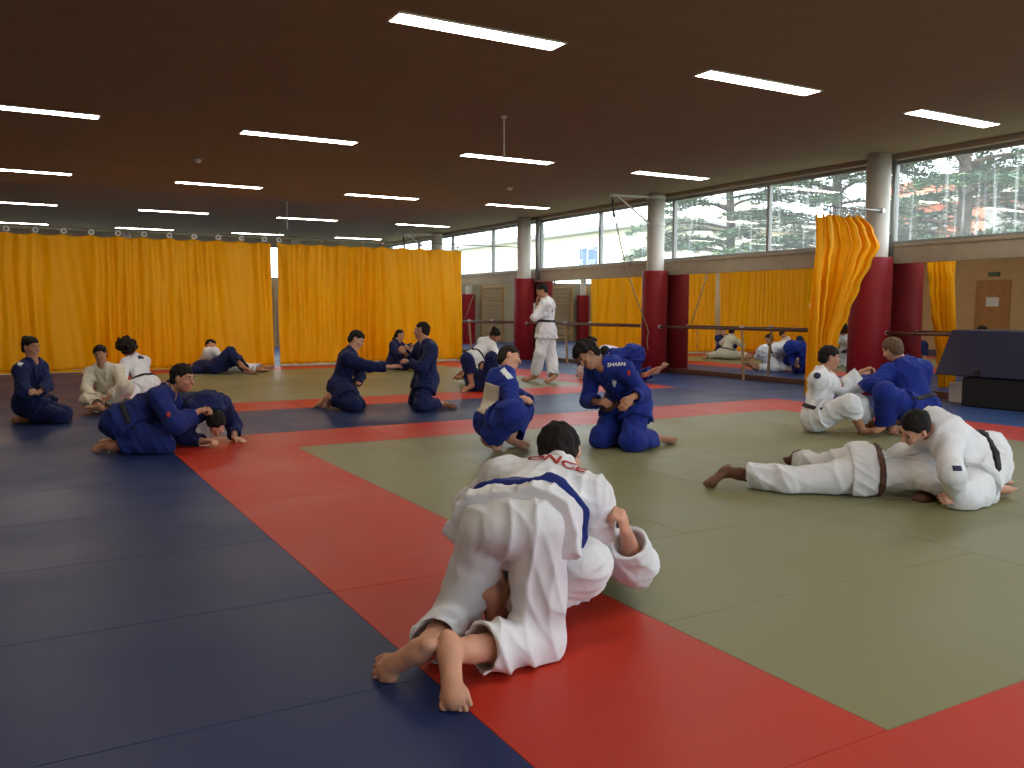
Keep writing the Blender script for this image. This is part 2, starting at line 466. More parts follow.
def person(key, J, s, h, label, look, gi='gi_white', pants=None, belt='belt_black', sk='skin_light', hair='hair_dark',
           style='short', face=True, handn=(None, None), curl=(.5, .5), cuff=(.82, .82), pcuff=(.78, .78), toecurl=(0, 0),
           knot=True, seed=1, up_hint=None, sleeve=1.0, extra=None, skirt=.34, group=None, fwd=None, baggy=1.0, hem=.30, thigh=.12, beltw=1.0, hemtilt=None, wrinkle=1.0, hb=None):
    P = dict(zip(JN, [V3(p) for p in J]))
    base = (float((P['pel'][0])), float(P['pel'][1]), 0.0)
    root = empty('person', base, label, 'person', group)
    mr = .75*h
    upv = nrm(P['che']-P['pel']); rt = nrm(P['shR']-P['shL'])
    fw = nrm(np.cross(upv, rt)); rt = nrm(np.cross(fw, upv))
    hrt = nrm(P['hpR']-P['hpL']); hfw = nrm(np.cross(upv, hrt))
    nrt = nrm(rt)
    # --- body
    B = Field()
    pel, che, nec, hea = P['pel'], P['che'], P['nec'], P['hea']
    B.cap(P['hpL'], P['hpR'], .07*s, .07*s, .03)
    B.cap(pel, che, .10*s, .12*s, .04, fl=(fw, .68))
    B.cap(P['shL']*.85+che*.15, P['shR']*.85+che*.15, .062*s, .062*s, .05)
    B.cap(che, nec, .085*s, .055*s, .05)
    look = nrm(look); hup = perp(hea-nec, look); 
    if up_hint is not None: hup = perp(up_hint, look)
    hup = nrm(hup*1.0); hr = np.cross(look, hup)
    B.cap(nec-upv*.01, hea-hup*.04*s-look*.015*s, .058*s, .053*s, .03)
    hs = s*.97
    c = hea
    fr = (hr, look, hup)
    B.ell(c+hup*.028*hs-look*.012*hs, (.074*hs, .093*hs, .088*hs), fr, .02)
    B.ell(c-hup*.045*hs+look*.024*hs, (.055*hs, .062*hs, .066*hs), fr, .03)
    B.ell(c-hup*.096*hs+look*.058*hs, (.022*hs, .02*hs, .018*hs), fr, .03)
    B.cap(c+look*.078*hs+hup*.03*hs-hr*.03*hs, c+look*.078*hs+hup*.03*hs+hr*.03*hs, .012*hs, .012*hs, .02)
    for sg in (-1, 1):
        B.ell(c+look*.093*hs+hr*.031*hs*sg+hup*.006*hs, (.017*hs, .014*hs, .011*hs), fr, .012, sub=True)
        B.ell(c+look*.07*hs+hr*.038*hs*sg-hup*.03*hs, (.022*hs, .02*hs, .018*hs), fr, .02)
        ea = c+hr*.076*hs*sg-look*.006*hs-hup*.006*hs
        B.ell(ea, (.009*hs, .02*hs, .032*hs), (nrm(hr*sg-look*.35), nrm(look+hr*sg*.35), hup), .006)
    B.cap(c+look*.086*hs+hup*.01*hs, c+look*.108*hs-hup*.03*hs, .009*hs, .0135*hs, .01)
    B.cap(c+look*.083*hs-hup*.061*hs-hr*.018*hs, c+look*.083*hs-hup*.061*hs+hr*.018*hs, .009*hs, .009*hs, .008)
    B.cap(c+look*.079*hs-hup*.074*hs-hr*.014*hs, c+look*.079*hs-hup*.074*hs+hr*.014*hs, .0095*hs, .0095*hs, .008)
    for i, k in enumerate('LR'):
        sh, el, wr, ha = P['sh'+k], P['el'+k], P['wr'+k], P['ha'+k]
        B.cap(sh, el, .05*s, .04*s, .02); B.cap(el, el*.6+wr*.4, .04*s, .041*s, .02); B.cap(el*.6+wr*.4, wr, .041*s, .026*s, .02)
        n = handn[i]
        n = view_dir(*n) if n is not None else (perp(che-ha, ha-wr)*.6+V3((0, 0, -.25)))
        add_hand(B, el, wr, ha, s, k, n, curl[i], mr)
        hp, kn, an, to = P['hp'+k], P['kn'+k], P['an'+k], P['to'+k]
        B.cap(hp, kn, .070*s, .052*s, .02); B.cap(kn, kn*.6+an*.4, .054*s, .058*s, .02); B.cap(kn*.6+an*.4, kn*.2+an*.8, .058*s, .042*s, .02); B.cap(kn*.2+an*.8, an, .042*s, .037*s, .02)
        add_foot(B, kn, hp, an, to, s, k, toecurl[i], mr, hfw)
    B.run(hb or h)
    np.maximum(B.A, .002-np.broadcast_to(B.ax[2][None, None, :], B.A.shape), out=B.A)
    V, Q = nets(B.A, B.lo, B.h)
    body = np_mesh('body', V, Q, M[sk], root, .35)
    # --- hair
    H = Field()
    vol = {'short': .012, 'crop': .007, 'curly': .028, 'afro': .06, 'bun': .01, 'tail': .012}[style]
    H.ell(c+hup*(.030+vol*.45)*hs-look*(.014+vol*.15)*hs, ((.077+vol)*hs, (.096+vol)*hs, (.09+vol*.9)*hs), fr, .01)
    H.ell(c-hup*.035*hs-look*.035*hs, ((.066+vol)*hs, (.062+vol)*hs, .06*hs), fr, .03)
    if style == 'afro': H.ell(c-look*.05*hs-hup*.01*hs, (.115*hs, .1*hs, .12*hs), fr, .03)
    H.snap('x')
    hh = min(h*.8, .009)
    H.run(hh)
    X, Y, Z = H.grid()
    U = (X-c[0])*hup[0]+(Y-c[1])*hup[1]+(Z-c[2])*hup[2]
    Fv = (X-c[0])*look[0]+(Y-c[1])*look[1]+(Z-c[2])*look[2]
    # hairline: forehead, temples, in front of and behind the ears, nape
    aR = None
    line = np.interp(np.broadcast_to(Fv, H.A.shape)/hs, [-.13, -.075, -.035, -.018, -.016, .012, .02, .055, .085, .11], [-.085, -.082, -.060, -.040, .018, .018, -.002, .040, .050, .052])*hs
    R_ = (X-c[0])*hr[0]+(Y-c[1])*hr[1]+(Z-c[2])*hr[2]
    am = {'short': .005, 'crop': .003, 'curly': .012, 'afro': .02, 'bun': .002, 'tail': .003}[style]*hs
    fq = {'short': 95, 'crop': 80, 'curly': 85, 'afro': 60, 'bun': 60, 'tail': 60}[style]
    sx = seed*1.7
    nz = am*(np.sin(U*fq+2*np.sin(R_*fq*.7+sx))+np.sin(R_*fq*1.1+1.5*np.sin(Fv*fq*.8+sx))+np.sin(Fv*fq*1.2+U*fq*.4))/2
    gap = U-line
    taper = np.clip(1-gap/(.03*hs), 0, 1)*(vol*.6+.006)*hs
    D = np.maximum(H.A+nz+taper, -(gap-nz*.8-.002))
    V, Q = nets(D.astype(f4), H.lo, H.h)
    hairo = np_mesh('hair', V, Q, M[hair], root, 1)
    if style in ('bun', 'tail'):
        K = Field()
        if style == 'bun':
            bc = c+hup*.085*hs-look*.085*hs
            K.ell(bc, (.045*hs, .045*hs, .05*hs), fr, .01)
        else:
            bc = c+hup*.02*hs-look*.11*hs
            K.cap(bc, bc-look*.03-hup*.1, .026*hs, .034*hs, .01); K.cap(bc-look*.03-hup*.1, bc-look*.01-hup*.24, .034*hs, .015*hs, .01)
        K.noise(.004, .03, seed); K.run(hh)
        V, Q = nets(K.A, K.lo, K.h); b = np_mesh('hair_bun' if style == 'bun' else 'ponytail', V, Q, M[hair], hairo, 1)
    if face:
        for sg in (-1, 1):
            e = MB(); ec = c+look*.077*hs+hr*.031*hs*sg+hup*.006*hs
            e.ball(ec-look*.001, .0108*hs, 12); e.build('eye', M['eye_white'], body, True)
            e = MB(); e.ball(ec+look*.0062*hs, .0066*hs, 10); e.build('iris', M['eye_dark'], body, True)
            a = c+look*.092*hs+hr*.016*hs*sg+hup*.026*hs; b_ = c+look*.085*hs+hr*.046*hs*sg+hup*.029*hs; m_ = (a+b_)/2+hup*.005*hs+look*.001
            e = MB(); e.tube([a, m_, b_], [.003*hs, .0042*hs, .002*hs], 6); e.build('eyebrow', M[hair], body, True)
    # --- trousers
    T = Field()
    T.cap(P['hpL'], P['hpR'], thigh*s, thigh*s, .05)
    T.cap(pel, pel+upv*.1*s, .13*s, .13*s, .05, fl=(hfw, .75))
    for i, k in enumerate('LR'):
        hp, kn, an = P['hp'+k], P['kn'+k], P['an'+k]
        e = kn+(an-kn)*pcuff[i]; dn = nrm(an-kn)
        T.cap(hp, kn, thigh*s, .102*s*baggy, .018)
        T.cap(kn, e, .100*s*baggy, .096*s*baggy, .035, clip=True)
    T.snap('t')
    for i, k in enumerate('LR'):
        kn = P['kn'+k]
        T.fold(kn, .0035*s*wrinkle, .075, .15*s, seed+i); T.fold(P['hp'+k], .004*s*wrinkle, .09, .18*s, seed+i+3)
    T.noise(.017*s*wrinkle, .15, seed+5)
    for i, k in enumerate('LR'):
        kn, an = P['kn'+k], P['an'+k]; e = kn+(an-kn)*pcuff[i]; dn = nrm(an-kn)
        T.cap(e-dn*.05*s, e+dn*.12*s, .080*s*baggy, .083*s*baggy, .008, sub=True)
    T.run(h)
    np.maximum(T.A, .006-np.broadcast_to(T.ax[2][None, None, :], T.A.shape), out=T.A)
    V, Q = nets(T.A, T.lo, T.h); tro = np_mesh('gi_trousers', V, Q, M[pants or gi], root, 1)
    # --- jacket
    G = Field()
    wst = pel+upv*.13*s
    G.cap(pel+upv*.03*s, che-upv*.02, .152*s, .168*s, .05, fl=(fw, .74))
    G.cap(P['shL']*.86+che*.14, P['shR']*.86+che*.14, .078*s, .078*s, .06)
    G.cap(nec-upv*.02*s, P['shL'], .06*s, .07*s, .06); G.cap(nec-upv*.02*s, P['shR'], .06*s, .07*s, .06)
    G.cap(che, nec+upv*.012, .13*s, .072*s, .05, fl=(fw, .85))
    for k in 'LR':
        hp, kn = P['hp'+k], P['kn'+k]; dn = nrm(kn-hp)
        G.cap(hp+upv*.05*s, hp+dn*skirt*.5*s, .134*s, .152*s, .05, clip=True)
    G.cap(P['hpL'], P['hpR'], .138*s, .138*s, .05)
    G.noise(.015*s*wrinkle, .15, seed)
    G.snap('JT')
    for i, k in enumerate('LR'):
        sh, el, wr = P['sh'+k], P['el'+k], P['wr'+k]
        e = el+(wr-el)*cuff[i]
        G.cap(sh, el, .08*s, .072*s*sleeve, .04); G.cap(el, e, .07*s*sleeve, .066*s*sleeve, .03, clip=True)
        G.fold(el, .005*s*wrinkle, .07, .15*s, seed+i); G.fold(sh, .004*s*wrinkle, .09, .15*s, seed+2+i)
    G.noise(.010*s*wrinkle, .10, seed+9)
    for i, k in enumerate('LR'):
        el, wr = P['el'+k], P['wr'+k]; e = el+(wr-el)*cuff[i]; dn = nrm(wr-el)
        G.cap(e-dn*.045*s, e+dn*.1*s, .048*s*sleeve, .05*s*sleeve, .01, sub=True)
    G.cap(nec+fw*.075*s+upv*.02, che+fw*.2*s-upv*.0*s, .044*s, .022*s, .02, sub=True)
    G.cap(nec-upv*.0, nec+nrm(hea-nec)*.12, .061*s, .075*s, .02, sub=True)
    G.run(h)
    zg = np.broadcast_to(G.ax[2][None, None, :], G.A.shape)
    X, Y, Z = G.grid(); hn = nrm(-upv+(V3(hemtilt[0])*hemtilt[1] if hemtilt else 0))
    hc = wst-upv*hem*s
    cut = (X-hc[0])*hn[0]+(Y-hc[1])*hn[1]+(Z-hc[2])*hn[2]
    # the hem only trims the tails of the jacket, never a sleeve that reaches below it
    near = G.snaps['JT'] < .012
    G.A = np.where(near, np.maximum(G.A, cut), G.A).astype(f4)
    G.snaps['JT'] = np.maximum(G.snaps['JT'], cut).astype(f4)
    np.maximum(G.A, .006-zg, out=G.A)
    V, Q = nets(G.A, G.lo, G.h); jac = np_mesh('gi_jacket', V, Q, M[gi], root, 1)
    JT = G.snaps['JT']; X, Y, Z = G.grid()
    def sd_tube(pts, r):
        D = None
        for a, b in zip(pts[:-1], pts[1:]):
            d = b-a; L2 = d@d
            t = np.clip(((X-a[0])*d[0]+(Y-a[1])*d[1]+(Z-a[2])*d[2])/L2, 0, 1)
            q = np.sqrt((X-a[0]-t*d[0])**2+(Y-a[1]-t*d[1])**2+(Z-a[2]-t*d[2])**2)-r
            D = q if D is None else np.minimum(D, q)
        return D
    # lapel band
    th = max(.010*s, h*1.15)
    bk = nec-fw*.06*s+upv*.02; 
    D = None
    for sg in (-1, 1):
        pts = [bk, nec+rt*.068*s*sg+upv*.008*s, che+fw*.12*s+rt*.07*s*sg+upv*.02*s, che*.5+wst*.5+fw*.13*s+rt*.02*s*sg, wst+fw*.13*s-rt*.05*s*sg]
        q = sd_tube(pts, .026*s); D = q if D is None else np.minimum(D, q)
    Lp = np.maximum(np.maximum(JT-th, D), -(JT+.012)).astype(f4)
    V, Q = nets(Lp, G.lo, G.h)
    if len(V) > 20: np_mesh('lapel', V, Q, M[gi], jac, 1)
    # belt
    if belt:
        dist = (X-wst[0])*upv[0]+(Y-wst[1])*upv[1]+(Z-wst[2])*upv[2]
        rad = np.sqrt((X-wst[0])**2+(Y-wst[1])**2+(Z-wst[2])**2)
        th2 = max(.014*s, h*1.3)*beltw; hw = max(.021*s, h*1.1)*beltw
        Bf = np.maximum(np.maximum(JT-th2, np.abs(dist)-hw), np.maximum(-(JT+.012), rad-.26*s)).astype(f4)
        V, Q = nets(Bf, G.lo, G.h); bo = np_mesh('belt', V, Q, M[belt], root, 1)
        if knot:
            kc = wst+fw*(.125*s+.02); K = Field()
            K.cap(kc-rt*.02*s, kc+rt*.02*s, .024*s, .024*s, .01)
            down = V3((0, 0, -1)); dd = perp(down, fw)
            dd = nrm(dd+fw*.15) if np.linalg.norm(dd) > .2 else nrm(-upv)
            for sg in (-1, 1):
                e = kc+nrm(dd+rt*.3*sg)*.24*s; e[2] = max(e[2], .03)
                K.cap(kc, e, max(.02*s, h*1.2), max(.02*s, h*1.2), .008, fl=(fw, max(.35, h*55)), clip=True)
            K.run(min(h, .009)); V, Q = nets(K.A, K.lo, K.h); np_mesh('knot', V, Q, M[belt], bo, 1)
    if extra:
        bm = bmesh.new(); bm.from_mesh(jac.data); bmesh.ops.translate(bm, verts=bm.verts[:], vec=Vector(base))
        bvh = BVHTree.FromBMesh(bm); bm.free()
        extra(dict(P=P, fw=fw, rt=rt, up=upv, s=s, bvh=bvh, jac=jac, root=root, wst=wst, hfw=hfw))
    return root

POSE = {
 'A': [(1.478,2.548,0.473), (1.779,2.806,0.512), (1.854,2.858,0.581), (1.949,2.963,0.626), (1.672,2.945,0.557), (1.65,3.187,0.399), (1.763,3.205,0.172), (1.813,3.279,0.163), (1.907,2.678,0.504), (2.028,2.791,0.266), (2.15,2.975,0.138), (2.197,3.041,0.178), (1.418,2.62,0.452), (1.377,2.809,0.067), (1.119,2.496,0.12), (1.032,2.606,0.033), (1.537,2.474,0.484), (1.576,2.518,0.06), (1.183,2.423,0.127), (1.129,2.301,0.03)],
 'B': [(1.859,2.948,0.135), (2.204,3.12,0.161), (2.291,3.167,0.103), (2.402,3.261,0.124), (2.288,2.971,0.118), (2.161,2.731,0.19), (2.023,2.62,0.364), (1.985,2.598,0.44), (2.143,3.286,0.156), (1.893,3.215,0.048), (2.076,3.36,0.132), (2.141,3.402,0.175), (1.887,2.867,0.168), (1.736,2.502,0.301), (1.537,2.751,0.066), (1.496,2.662,0.193), (1.832,3.025,0.091), (1.587,2.943,0.417), (1.504,2.719,0.1), (1.453,2.644,0.232)],
 'C': [(0.134,10.697,0.194), (0.167,10.653,0.564), (0.201,10.625,0.662), (0.195,10.636,0.805), (0.274,10.787,0.584), (0.332,10.596,0.395), (0.238,10.381,0.335), (0.199,10.308,0.355), (0.082,10.504,0.572), (0.106,10.347,0.347), (0.242,10.547,0.328), (0.281,10.621,0.346), (0.154,10.785,0.198), (0.473,10.559,0.083), (0.121,10.723,0.047), (0.024,10.601,0.034), (0.112,10.609,0.19), (0.414,10.358,0.072), (0.131,10.623,0.042), (0.02,10.73,0.023)],
 'D': [(1.043,11.477,0.124), (0.976,11.435,0.462), (0.946,11.386,0.546), (0.927,11.395,0.678), (1.108,11.348,0.48), (1.135,11.157,0.313), (0.962,11.124,0.174), (0.89,11.127,0.139), (0.824,11.485,0.46), (0.755,11.323,0.276), (0.823,11.135,0.173), (0.87,11.081,0.14), (1.101,11.416,0.126), (1.165,11.082,0.293), (0.945,11.252,0.065), (0.824,11.178,0.098), (0.986,11.538,0.118), (0.764,11.234,0.156), (0.864,10.892,0.1), (0.747,10.978,0.099)],
 'E': [(1.612,12.818,0.169), (1.487,12.979,0.461), (1.476,12.99,0.564), (1.39,12.999,0.669), (1.358,12.88,0.476), (1.294,12.694,0.304), (1.189,12.862,0.189), (1.176,12.942,0.185), (1.627,13.06,0.482), (1.613,13.14,0.234), (1.469,12.967,0.187), (1.415,13.025,0.168), (1.545,12.765,0.171), (1.26,12.527,0.064), (1.601,12.669,0.065), (1.688,12.549,0.057), (1.679,12.87,0.162), (1.45,13.165,0.058), (1.734,12.931,0.05), (1.803,12.799,0.044)],
 'F': [(0.784,8.078,0.265), (1.117,7.956,0.443), (1.185,7.937,0.532), (1.275,7.859,0.621), (1.198,8.118,0.443), (1.331,8.219,0.206), (1.475,8.033,0.304), (1.517,7.957,0.328), (1.062,7.786,0.472), (1.168,7.622,0.257), (1.361,7.772,0.329), (1.436,7.813,0.355), (0.814,8.168,0.266), (1.187,8.252,0.071), (0.777,8.249,0.051), (0.667,8.37,0.03), (0.756,7.988,0.257), (1.081,7.776,0.074), (0.718,7.967,0.054), (0.616,8.097,0.037)],
 'G': [(1.259,8.442,0.317), (1.517,8.157,0.365), (1.575,8.074,0.311), (1.568,7.985,0.195), (1.676,8.235,0.351), (1.803,8.346,0.128), (1.749,8.12,0.043), (1.803,8.054,0.023), (1.382,8.047,0.319), (1.315,8.135,0.06), (1.478,7.95,0.048), (1.525,7.877,0.059), (1.322,8.508,0.326), (1.221,8.811,0.059), (0.95,9.102,0.043), (0.892,9.249,0.024), (1.193,8.378,0.307), (1.229,8.71,0.058), (0.889,8.915,0.043), (0.837,9.065,0.023)],
 'H': [(3.69,17.569,0.139), (3.354,17.516,0.311), (3.313,17.546,0.418), (3.397,17.602,0.527), (3.289,17.671,0.272), (3.238,17.908,0.141), (3.31,17.696,0.049), (3.389,17.719,0.026), (3.428,17.39,0.405), (3.553,17.204,0.244), (3.664,17.001,0.173), (3.74,17.04,0.172), (3.699,17.657,0.157), (4.094,17.665,0.056), (4.356,17.376,0.056), (4.497,17.31,0.075), (3.683,17.482,0.115), (3.911,17.149,0.055), (4.197,16.885,0.051), (4.276,16.75,0.056)],
 'Hb': [(3.356,16.947,0.126), (3.114,17.234,0.136), (3.056,17.313,0.084), (3.02,17.452,0.103), (2.998,17.129,0.065), (3.246,17.007,0.071), (3.469,17.099,0.083), (3.509,17.024,0.084), (3.218,17.367,0.172), (3.295,17.624,0.113), (3.404,17.408,0.122), (3.471,17.355,0.123), (3.32,16.865,0.122), (3.589,16.813,0.429), (3.746,16.577,0.162), (3.825,16.452,0.109), (3.398,17.026,0.129), (3.729,16.823,0.258), (3.82,16.495,0.068), (3.942,16.403,0.033)],
 'I': [(3.502,10.337,0.252), (3.596,10.265,0.616), (3.646,10.234,0.709), (3.706,10.247,0.839), (3.694,10.41,0.641), (3.823,10.441,0.393), (3.701,10.264,0.271), (3.699,10.188,0.314), (3.534,10.099,0.623), (3.78,10,0.525), (4.014,9.915,0.52), (4.095,9.88,0.528), (3.542,10.42,0.252), (3.637,10.06,0.065), (3.369,10.345,0.139), (3.281,10.429,0.033), (3.462,10.254,0.247), (3.539,9.887,0.065), (3.353,10.227,0.156), (3.331,10.32,0.028)],
 'J': [(4.444,9.808,0.361), (4.444,9.749,0.73), (4.397,9.746,0.828), (4.39,9.81,0.956), (4.407,9.58,0.73), (4.25,9.5,0.519), (4.166,9.718,0.585), (4.119,9.788,0.595), (4.423,9.92,0.748), (4.389,10.115,0.557), (4.231,9.991,0.692), (4.22,10.06,0.741), (4.43,9.719,0.365), (4.239,9.512,0.068), (4.586,9.688,0.048), (4.693,9.575,0.028), (4.458,9.897,0.374), (4.455,10.153,0.056), (4.539,9.773,0.056), (4.694,9.767,0.036)],
 'K': [(6.748,16.5,0.147), (6.772,16.434,0.496), (6.807,16.382,0.577), (6.853,16.383,0.704), (6.908,16.523,0.514), (6.935,16.274,0.441), (7.007,16.069,0.513), (7.087,16.073,0.529), (6.666,16.31,0.486), (6.703,16.119,0.313), (6.924,16.142,0.371), (6.997,16.129,0.405), (6.806,16.563,0.149), (6.95,16.204,0.124), (6.826,16.541,0.039), (6.739,16.66,0.02), (6.694,16.433,0.146), (6.823,16.071,0.097), (6.735,16.424,0.04), (6.641,16.536,0.021)],
 'L': [(7.234,15.865,0.159), (7.149,15.837,0.503), (7.091,15.822,0.586), (7.076,15.838,0.72), (7.159,15.674,0.501), (6.941,15.617,0.369), (6.835,15.806,0.445), (6.765,15.847,0.462), (7.093,15.99,0.511), (7.041,16.222,0.403), (6.836,16.144,0.471), (6.755,16.151,0.473), (7.229,15.78,0.153), (6.867,15.649,0.117), (6.982,15.299,0.094), (7.122,15.344,0.068), (7.237,15.95,0.167), (7.106,16.309,0.114), (7.451,16.414,0.039), (7.508,16.277,0.022)],
 'M': [(7.854,12.423,0.905), (7.873,12.413,1.302), (7.846,12.439,1.409), (7.782,12.452,1.543), (7.742,12.289,1.324), (7.567,12.327,1.096), (7.807,12.337,1.181), (7.886,12.363,1.216), (7.996,12.545,1.326), (7.813,12.656,1.13), (7.744,12.548,1.35), (7.744,12.516,1.435), (7.784,12.359,0.898), (7.702,12.378,0.477), (7.682,12.513,0.09), (7.543,12.585,0.036), (7.926,12.483,0.885), (7.957,12.436,0.457), (7.892,12.264,0.09), (7.746,12.221,0.027)],
 'N': [(6.583,12.709,0.412), (6.884,12.733,0.622), (6.932,12.71,0.717), (6.968,12.599,0.796), (6.868,12.887,0.686), (6.878,12.973,0.431), (6.891,12.789,0.282), (6.954,12.823,0.238), (6.887,12.564,0.604), (6.876,12.346,0.446), (6.925,12.509,0.281), (6.865,12.452,0.268), (6.602,12.795,0.407), (6.811,12.823,0.067), (6.61,13.139,0.139), (6.571,13.271,0.072), (6.575,12.621,0.415), (6.772,12.632,0.066), (6.393,12.623,0.108), (6.362,12.773,0.098)],
 'O': [(6.089,11.488,0.12), (6.332,11.766,0.191), (6.393,11.835,0.246), (6.412,11.961,0.31), (6.471,11.666,0.196), (6.378,11.412,0.142), (6.211,11.45,0.313), (6.249,11.527,0.31), (6.215,11.892,0.198), (6.053,11.685,0.117), (6.119,11.529,0.29), (6.178,11.587,0.309), (6.148,11.421,0.121), (6.184,11.283,0.504), (6.196,11.183,0.127), (6.191,11.052,0.042), (6.029,11.554,0.108), (5.882,11.506,0.486), (5.935,11.448,0.104), (5.792,11.431,0.042)],
 'P': [(3.617,6.615,0.229), (3.647,6.521,0.592), (3.715,6.5,0.677), (3.771,6.561,0.794), (3.695,6.685,0.624), (3.895,6.619,0.445), (3.874,6.379,0.422), (3.829,6.312,0.451), (3.646,6.35,0.575), (3.566,6.161,0.392), (3.738,6.325,0.436), (3.814,6.356,0.462), (3.689,6.669,0.233), (4.051,6.846,0.295), (3.817,6.626,0.074), (3.875,6.488,0.027), (3.546,6.56,0.237), (3.572,6.171,0.361), (3.493,6.449,0.1), (3.619,6.511,0.03)],
 'Q': [(4.831,6.222,0.382), (4.585,6.189,0.691), (4.48,6.167,0.737), (4.367,6.23,0.816), (4.605,6.009,0.704), (4.792,6.001,0.483), (4.576,5.866,0.479), (4.507,5.859,0.422), (4.517,6.357,0.675), (4.519,6.439,0.397), (4.456,6.192,0.411), (4.455,6.102,0.42), (4.85,6.129,0.386), (4.631,5.917,0.084), (5.011,6.067,0.06), (5.172,6.045,0.03), (4.815,6.316,0.374), (4.517,6.218,0.082), (4.923,6.274,0.06), (5.087,6.265,0.056)],
 'R': [(9.296,11.842,0.494), (8.926,11.971,0.425), (8.855,12.016,0.341), (8.826,12.142,0.265), (8.969,12.147,0.448), (9.017,12.3,0.206), (8.773,12.255,0.147), (8.739,12.338,0.144), (8.872,11.813,0.355), (8.722,11.625,0.194), (8.674,11.875,0.175), (8.591,11.91,0.176), (9.317,11.934,0.499), (9.235,11.826,0.092), (9.545,11.562,0.169), (9.637,11.474,0.284), (9.273,11.75,0.484), (9.125,11.695,0.083), (9.14,11.292,0.16), (9.19,11.161,0.248)],
 'S': [(9.364,12.603,0.379), (9.063,12.365,0.488), (8.983,12.288,0.454), (8.902,12.166,0.476), (9.168,12.217,0.492), (9.053,12.009,0.326), (8.964,11.821,0.179), (8.905,11.755,0.193), (8.933,12.485,0.443), (8.741,12.329,0.292), (8.602,12.139,0.194), (8.583,12.051,0.184), (9.427,12.532,0.392), (9.35,12.266,0.063), (9.592,12.598,0.055), (9.677,12.711,0.139), (9.303,12.674,0.368), (9.088,12.461,0.063), (9.331,12.791,0.055), (9.414,12.906,0.138)],
 'T': [(8.776,12.584,0.142), (8.926,12.707,0.44), (9.01,12.726,0.5), (9.052,12.749,0.627), (8.951,12.861,0.392), (9.175,12.924,0.274), (9.274,12.717,0.264), (9.346,12.679,0.265), (8.95,12.554,0.493), (8.996,12.475,0.248), (9.206,12.567,0.259), (9.284,12.548,0.271), (8.797,12.659,0.107), (9.178,12.613,0.06), (9.073,12.966,0.04), (8.933,13.011,0.022), (8.759,12.505,0.17), (9.094,12.346,0.059), (8.727,12.377,0.04), (8.625,12.484,0.022)],
 'U': [(6.983,5.983,0.132), (7.028,5.94,0.507), (7.034,5.95,0.616), (7.087,5.911,0.746), (7.195,5.998,0.515), (7.441,5.988,0.379), (7.677,5.949,0.44), (7.712,5.893,0.498), (6.87,5.871,0.544), (7.128,5.796,0.46), (7.273,5.672,0.619), (7.327,5.613,0.659), (7.063,6.029,0.129), (7.312,5.732,0.281), (7.63,5.811,0.055), (7.782,5.769,0.034), (6.906,5.931,0.135), (6.969,5.564,0.323), (7.239,5.617,0.037), (7.253,5.46,0.061)],
 'V': [(7.875,5.46,0.203), (7.833,5.576,0.605), (7.861,5.658,0.692), (7.803,5.728,0.823), (7.674,5.682,0.591), (7.395,5.666,0.469), (7.544,5.88,0.531), (7.501,5.825,0.594), (8.015,5.522,0.624), (8.059,5.57,0.327), (7.998,5.827,0.284), (7.92,5.877,0.304), (7.775,5.463,0.212), (7.379,5.489,0.427), (7.583,5.604,0.067), (7.502,5.454,0.037), (7.974,5.453,0.216), (8.186,5.836,0.329), (7.85,5.704,0.094), (7.688,5.729,0.039)],
 'W': [(4.894,3.818,0.148), (5.179,3.544,0.144), (5.26,3.469,0.171), (5.409,3.446,0.186), (5.078,3.395,0.124), (5.352,3.45,0.048), (5.099,3.425,0.034), (5.01,3.426,0.025), (5.308,3.664,0.192), (5.484,3.894,0.213), (5.609,4.1,0.13), (5.52,4.089,0.124), (4.812,3.778,0.122), (4.485,4.055,0.07), (4.284,4.41,0.098), (4.132,4.402,0.036), (4.962,3.875,0.184), (5.015,4.288,0.082), (5.221,4.641,0.091), (5.291,4.774,0.024)],
 'X': [(5.515,3.303,0.235), (5.185,3.395,0.432), (5.092,3.463,0.452), (4.943,3.449,0.478), (5.054,3.299,0.347), (4.848,3.122,0.245), (5.025,3.189,0.074), (4.936,3.18,0.077), (5.273,3.541,0.498), (5.336,3.705,0.267), (5.093,3.687,0.193), (5.003,3.677,0.19), (5.44,3.257,0.2), (5.038,3.174,0.074), (5.445,3.227,0.061), (5.609,3.221,0.046), (5.589,3.347,0.272), (5.56,3.723,0.067), (5.863,3.448,0.06), (6.025,3.477,0.045)],
}
EXPO = -0.05
ONLY = None
# ------------------------------------------------------------------ the hall
ZC, XW, XL, YF, YN = 3.46, 11.25, -2.84, 28.3, -3.6

def mat_foam(name, col, rough=.42, amt=.07):
    m = principled(name, col, rough, .2)
    noisy(m, .9, amt, .06, 160, detail=6, coord='World', rough_var=.08)
    return m
MATC = {
 'green': mat_foam('mat_green', srgb(128, 126, 92)),
 'bright': mat_foam('mat_blue_lit', srgb(48, 72, 124)),  # same blue mats, with window sheen put into a lighter base colour
 'red': mat_foam('mat_red', srgb(184, 50, 32)),
 'blue': mat_foam('mat_blue', srgb(32, 46, 90)),
}
M['concrete'] = noisy(principled('concrete', srgb(110, 105, 98), .8), 3, .1)
M['ceiling'] = noisy(principled('ceiling', srgb(136, 116, 90), .9), 2.5, .06, .1, 30)
M['soffit'] = principled('soffit', srgb(150, 138, 120), .85)
M['wall_tan'] = noisy(principled('wall_tan', srgb(208, 172, 124), .85), 2, .05)
M['wall_grey'] = noisy(principled('wall_grey', srgb(165, 158, 138), .85), 2, .05)
M['sill'] = noisy(principled('sill', srgb(158, 146, 126), .75), 6, .08)
M['frame'] = principled('frame', srgb(128, 128, 124), .45, metal=.2)
M['column'] = noisy(principled('column', srgb(196, 190, 180), .6), 5, .04)
M['pad_red'] = noisy(principled('pad_red', srgb(132, 18, 28), .5, .25), 6, .08, .1, 14)
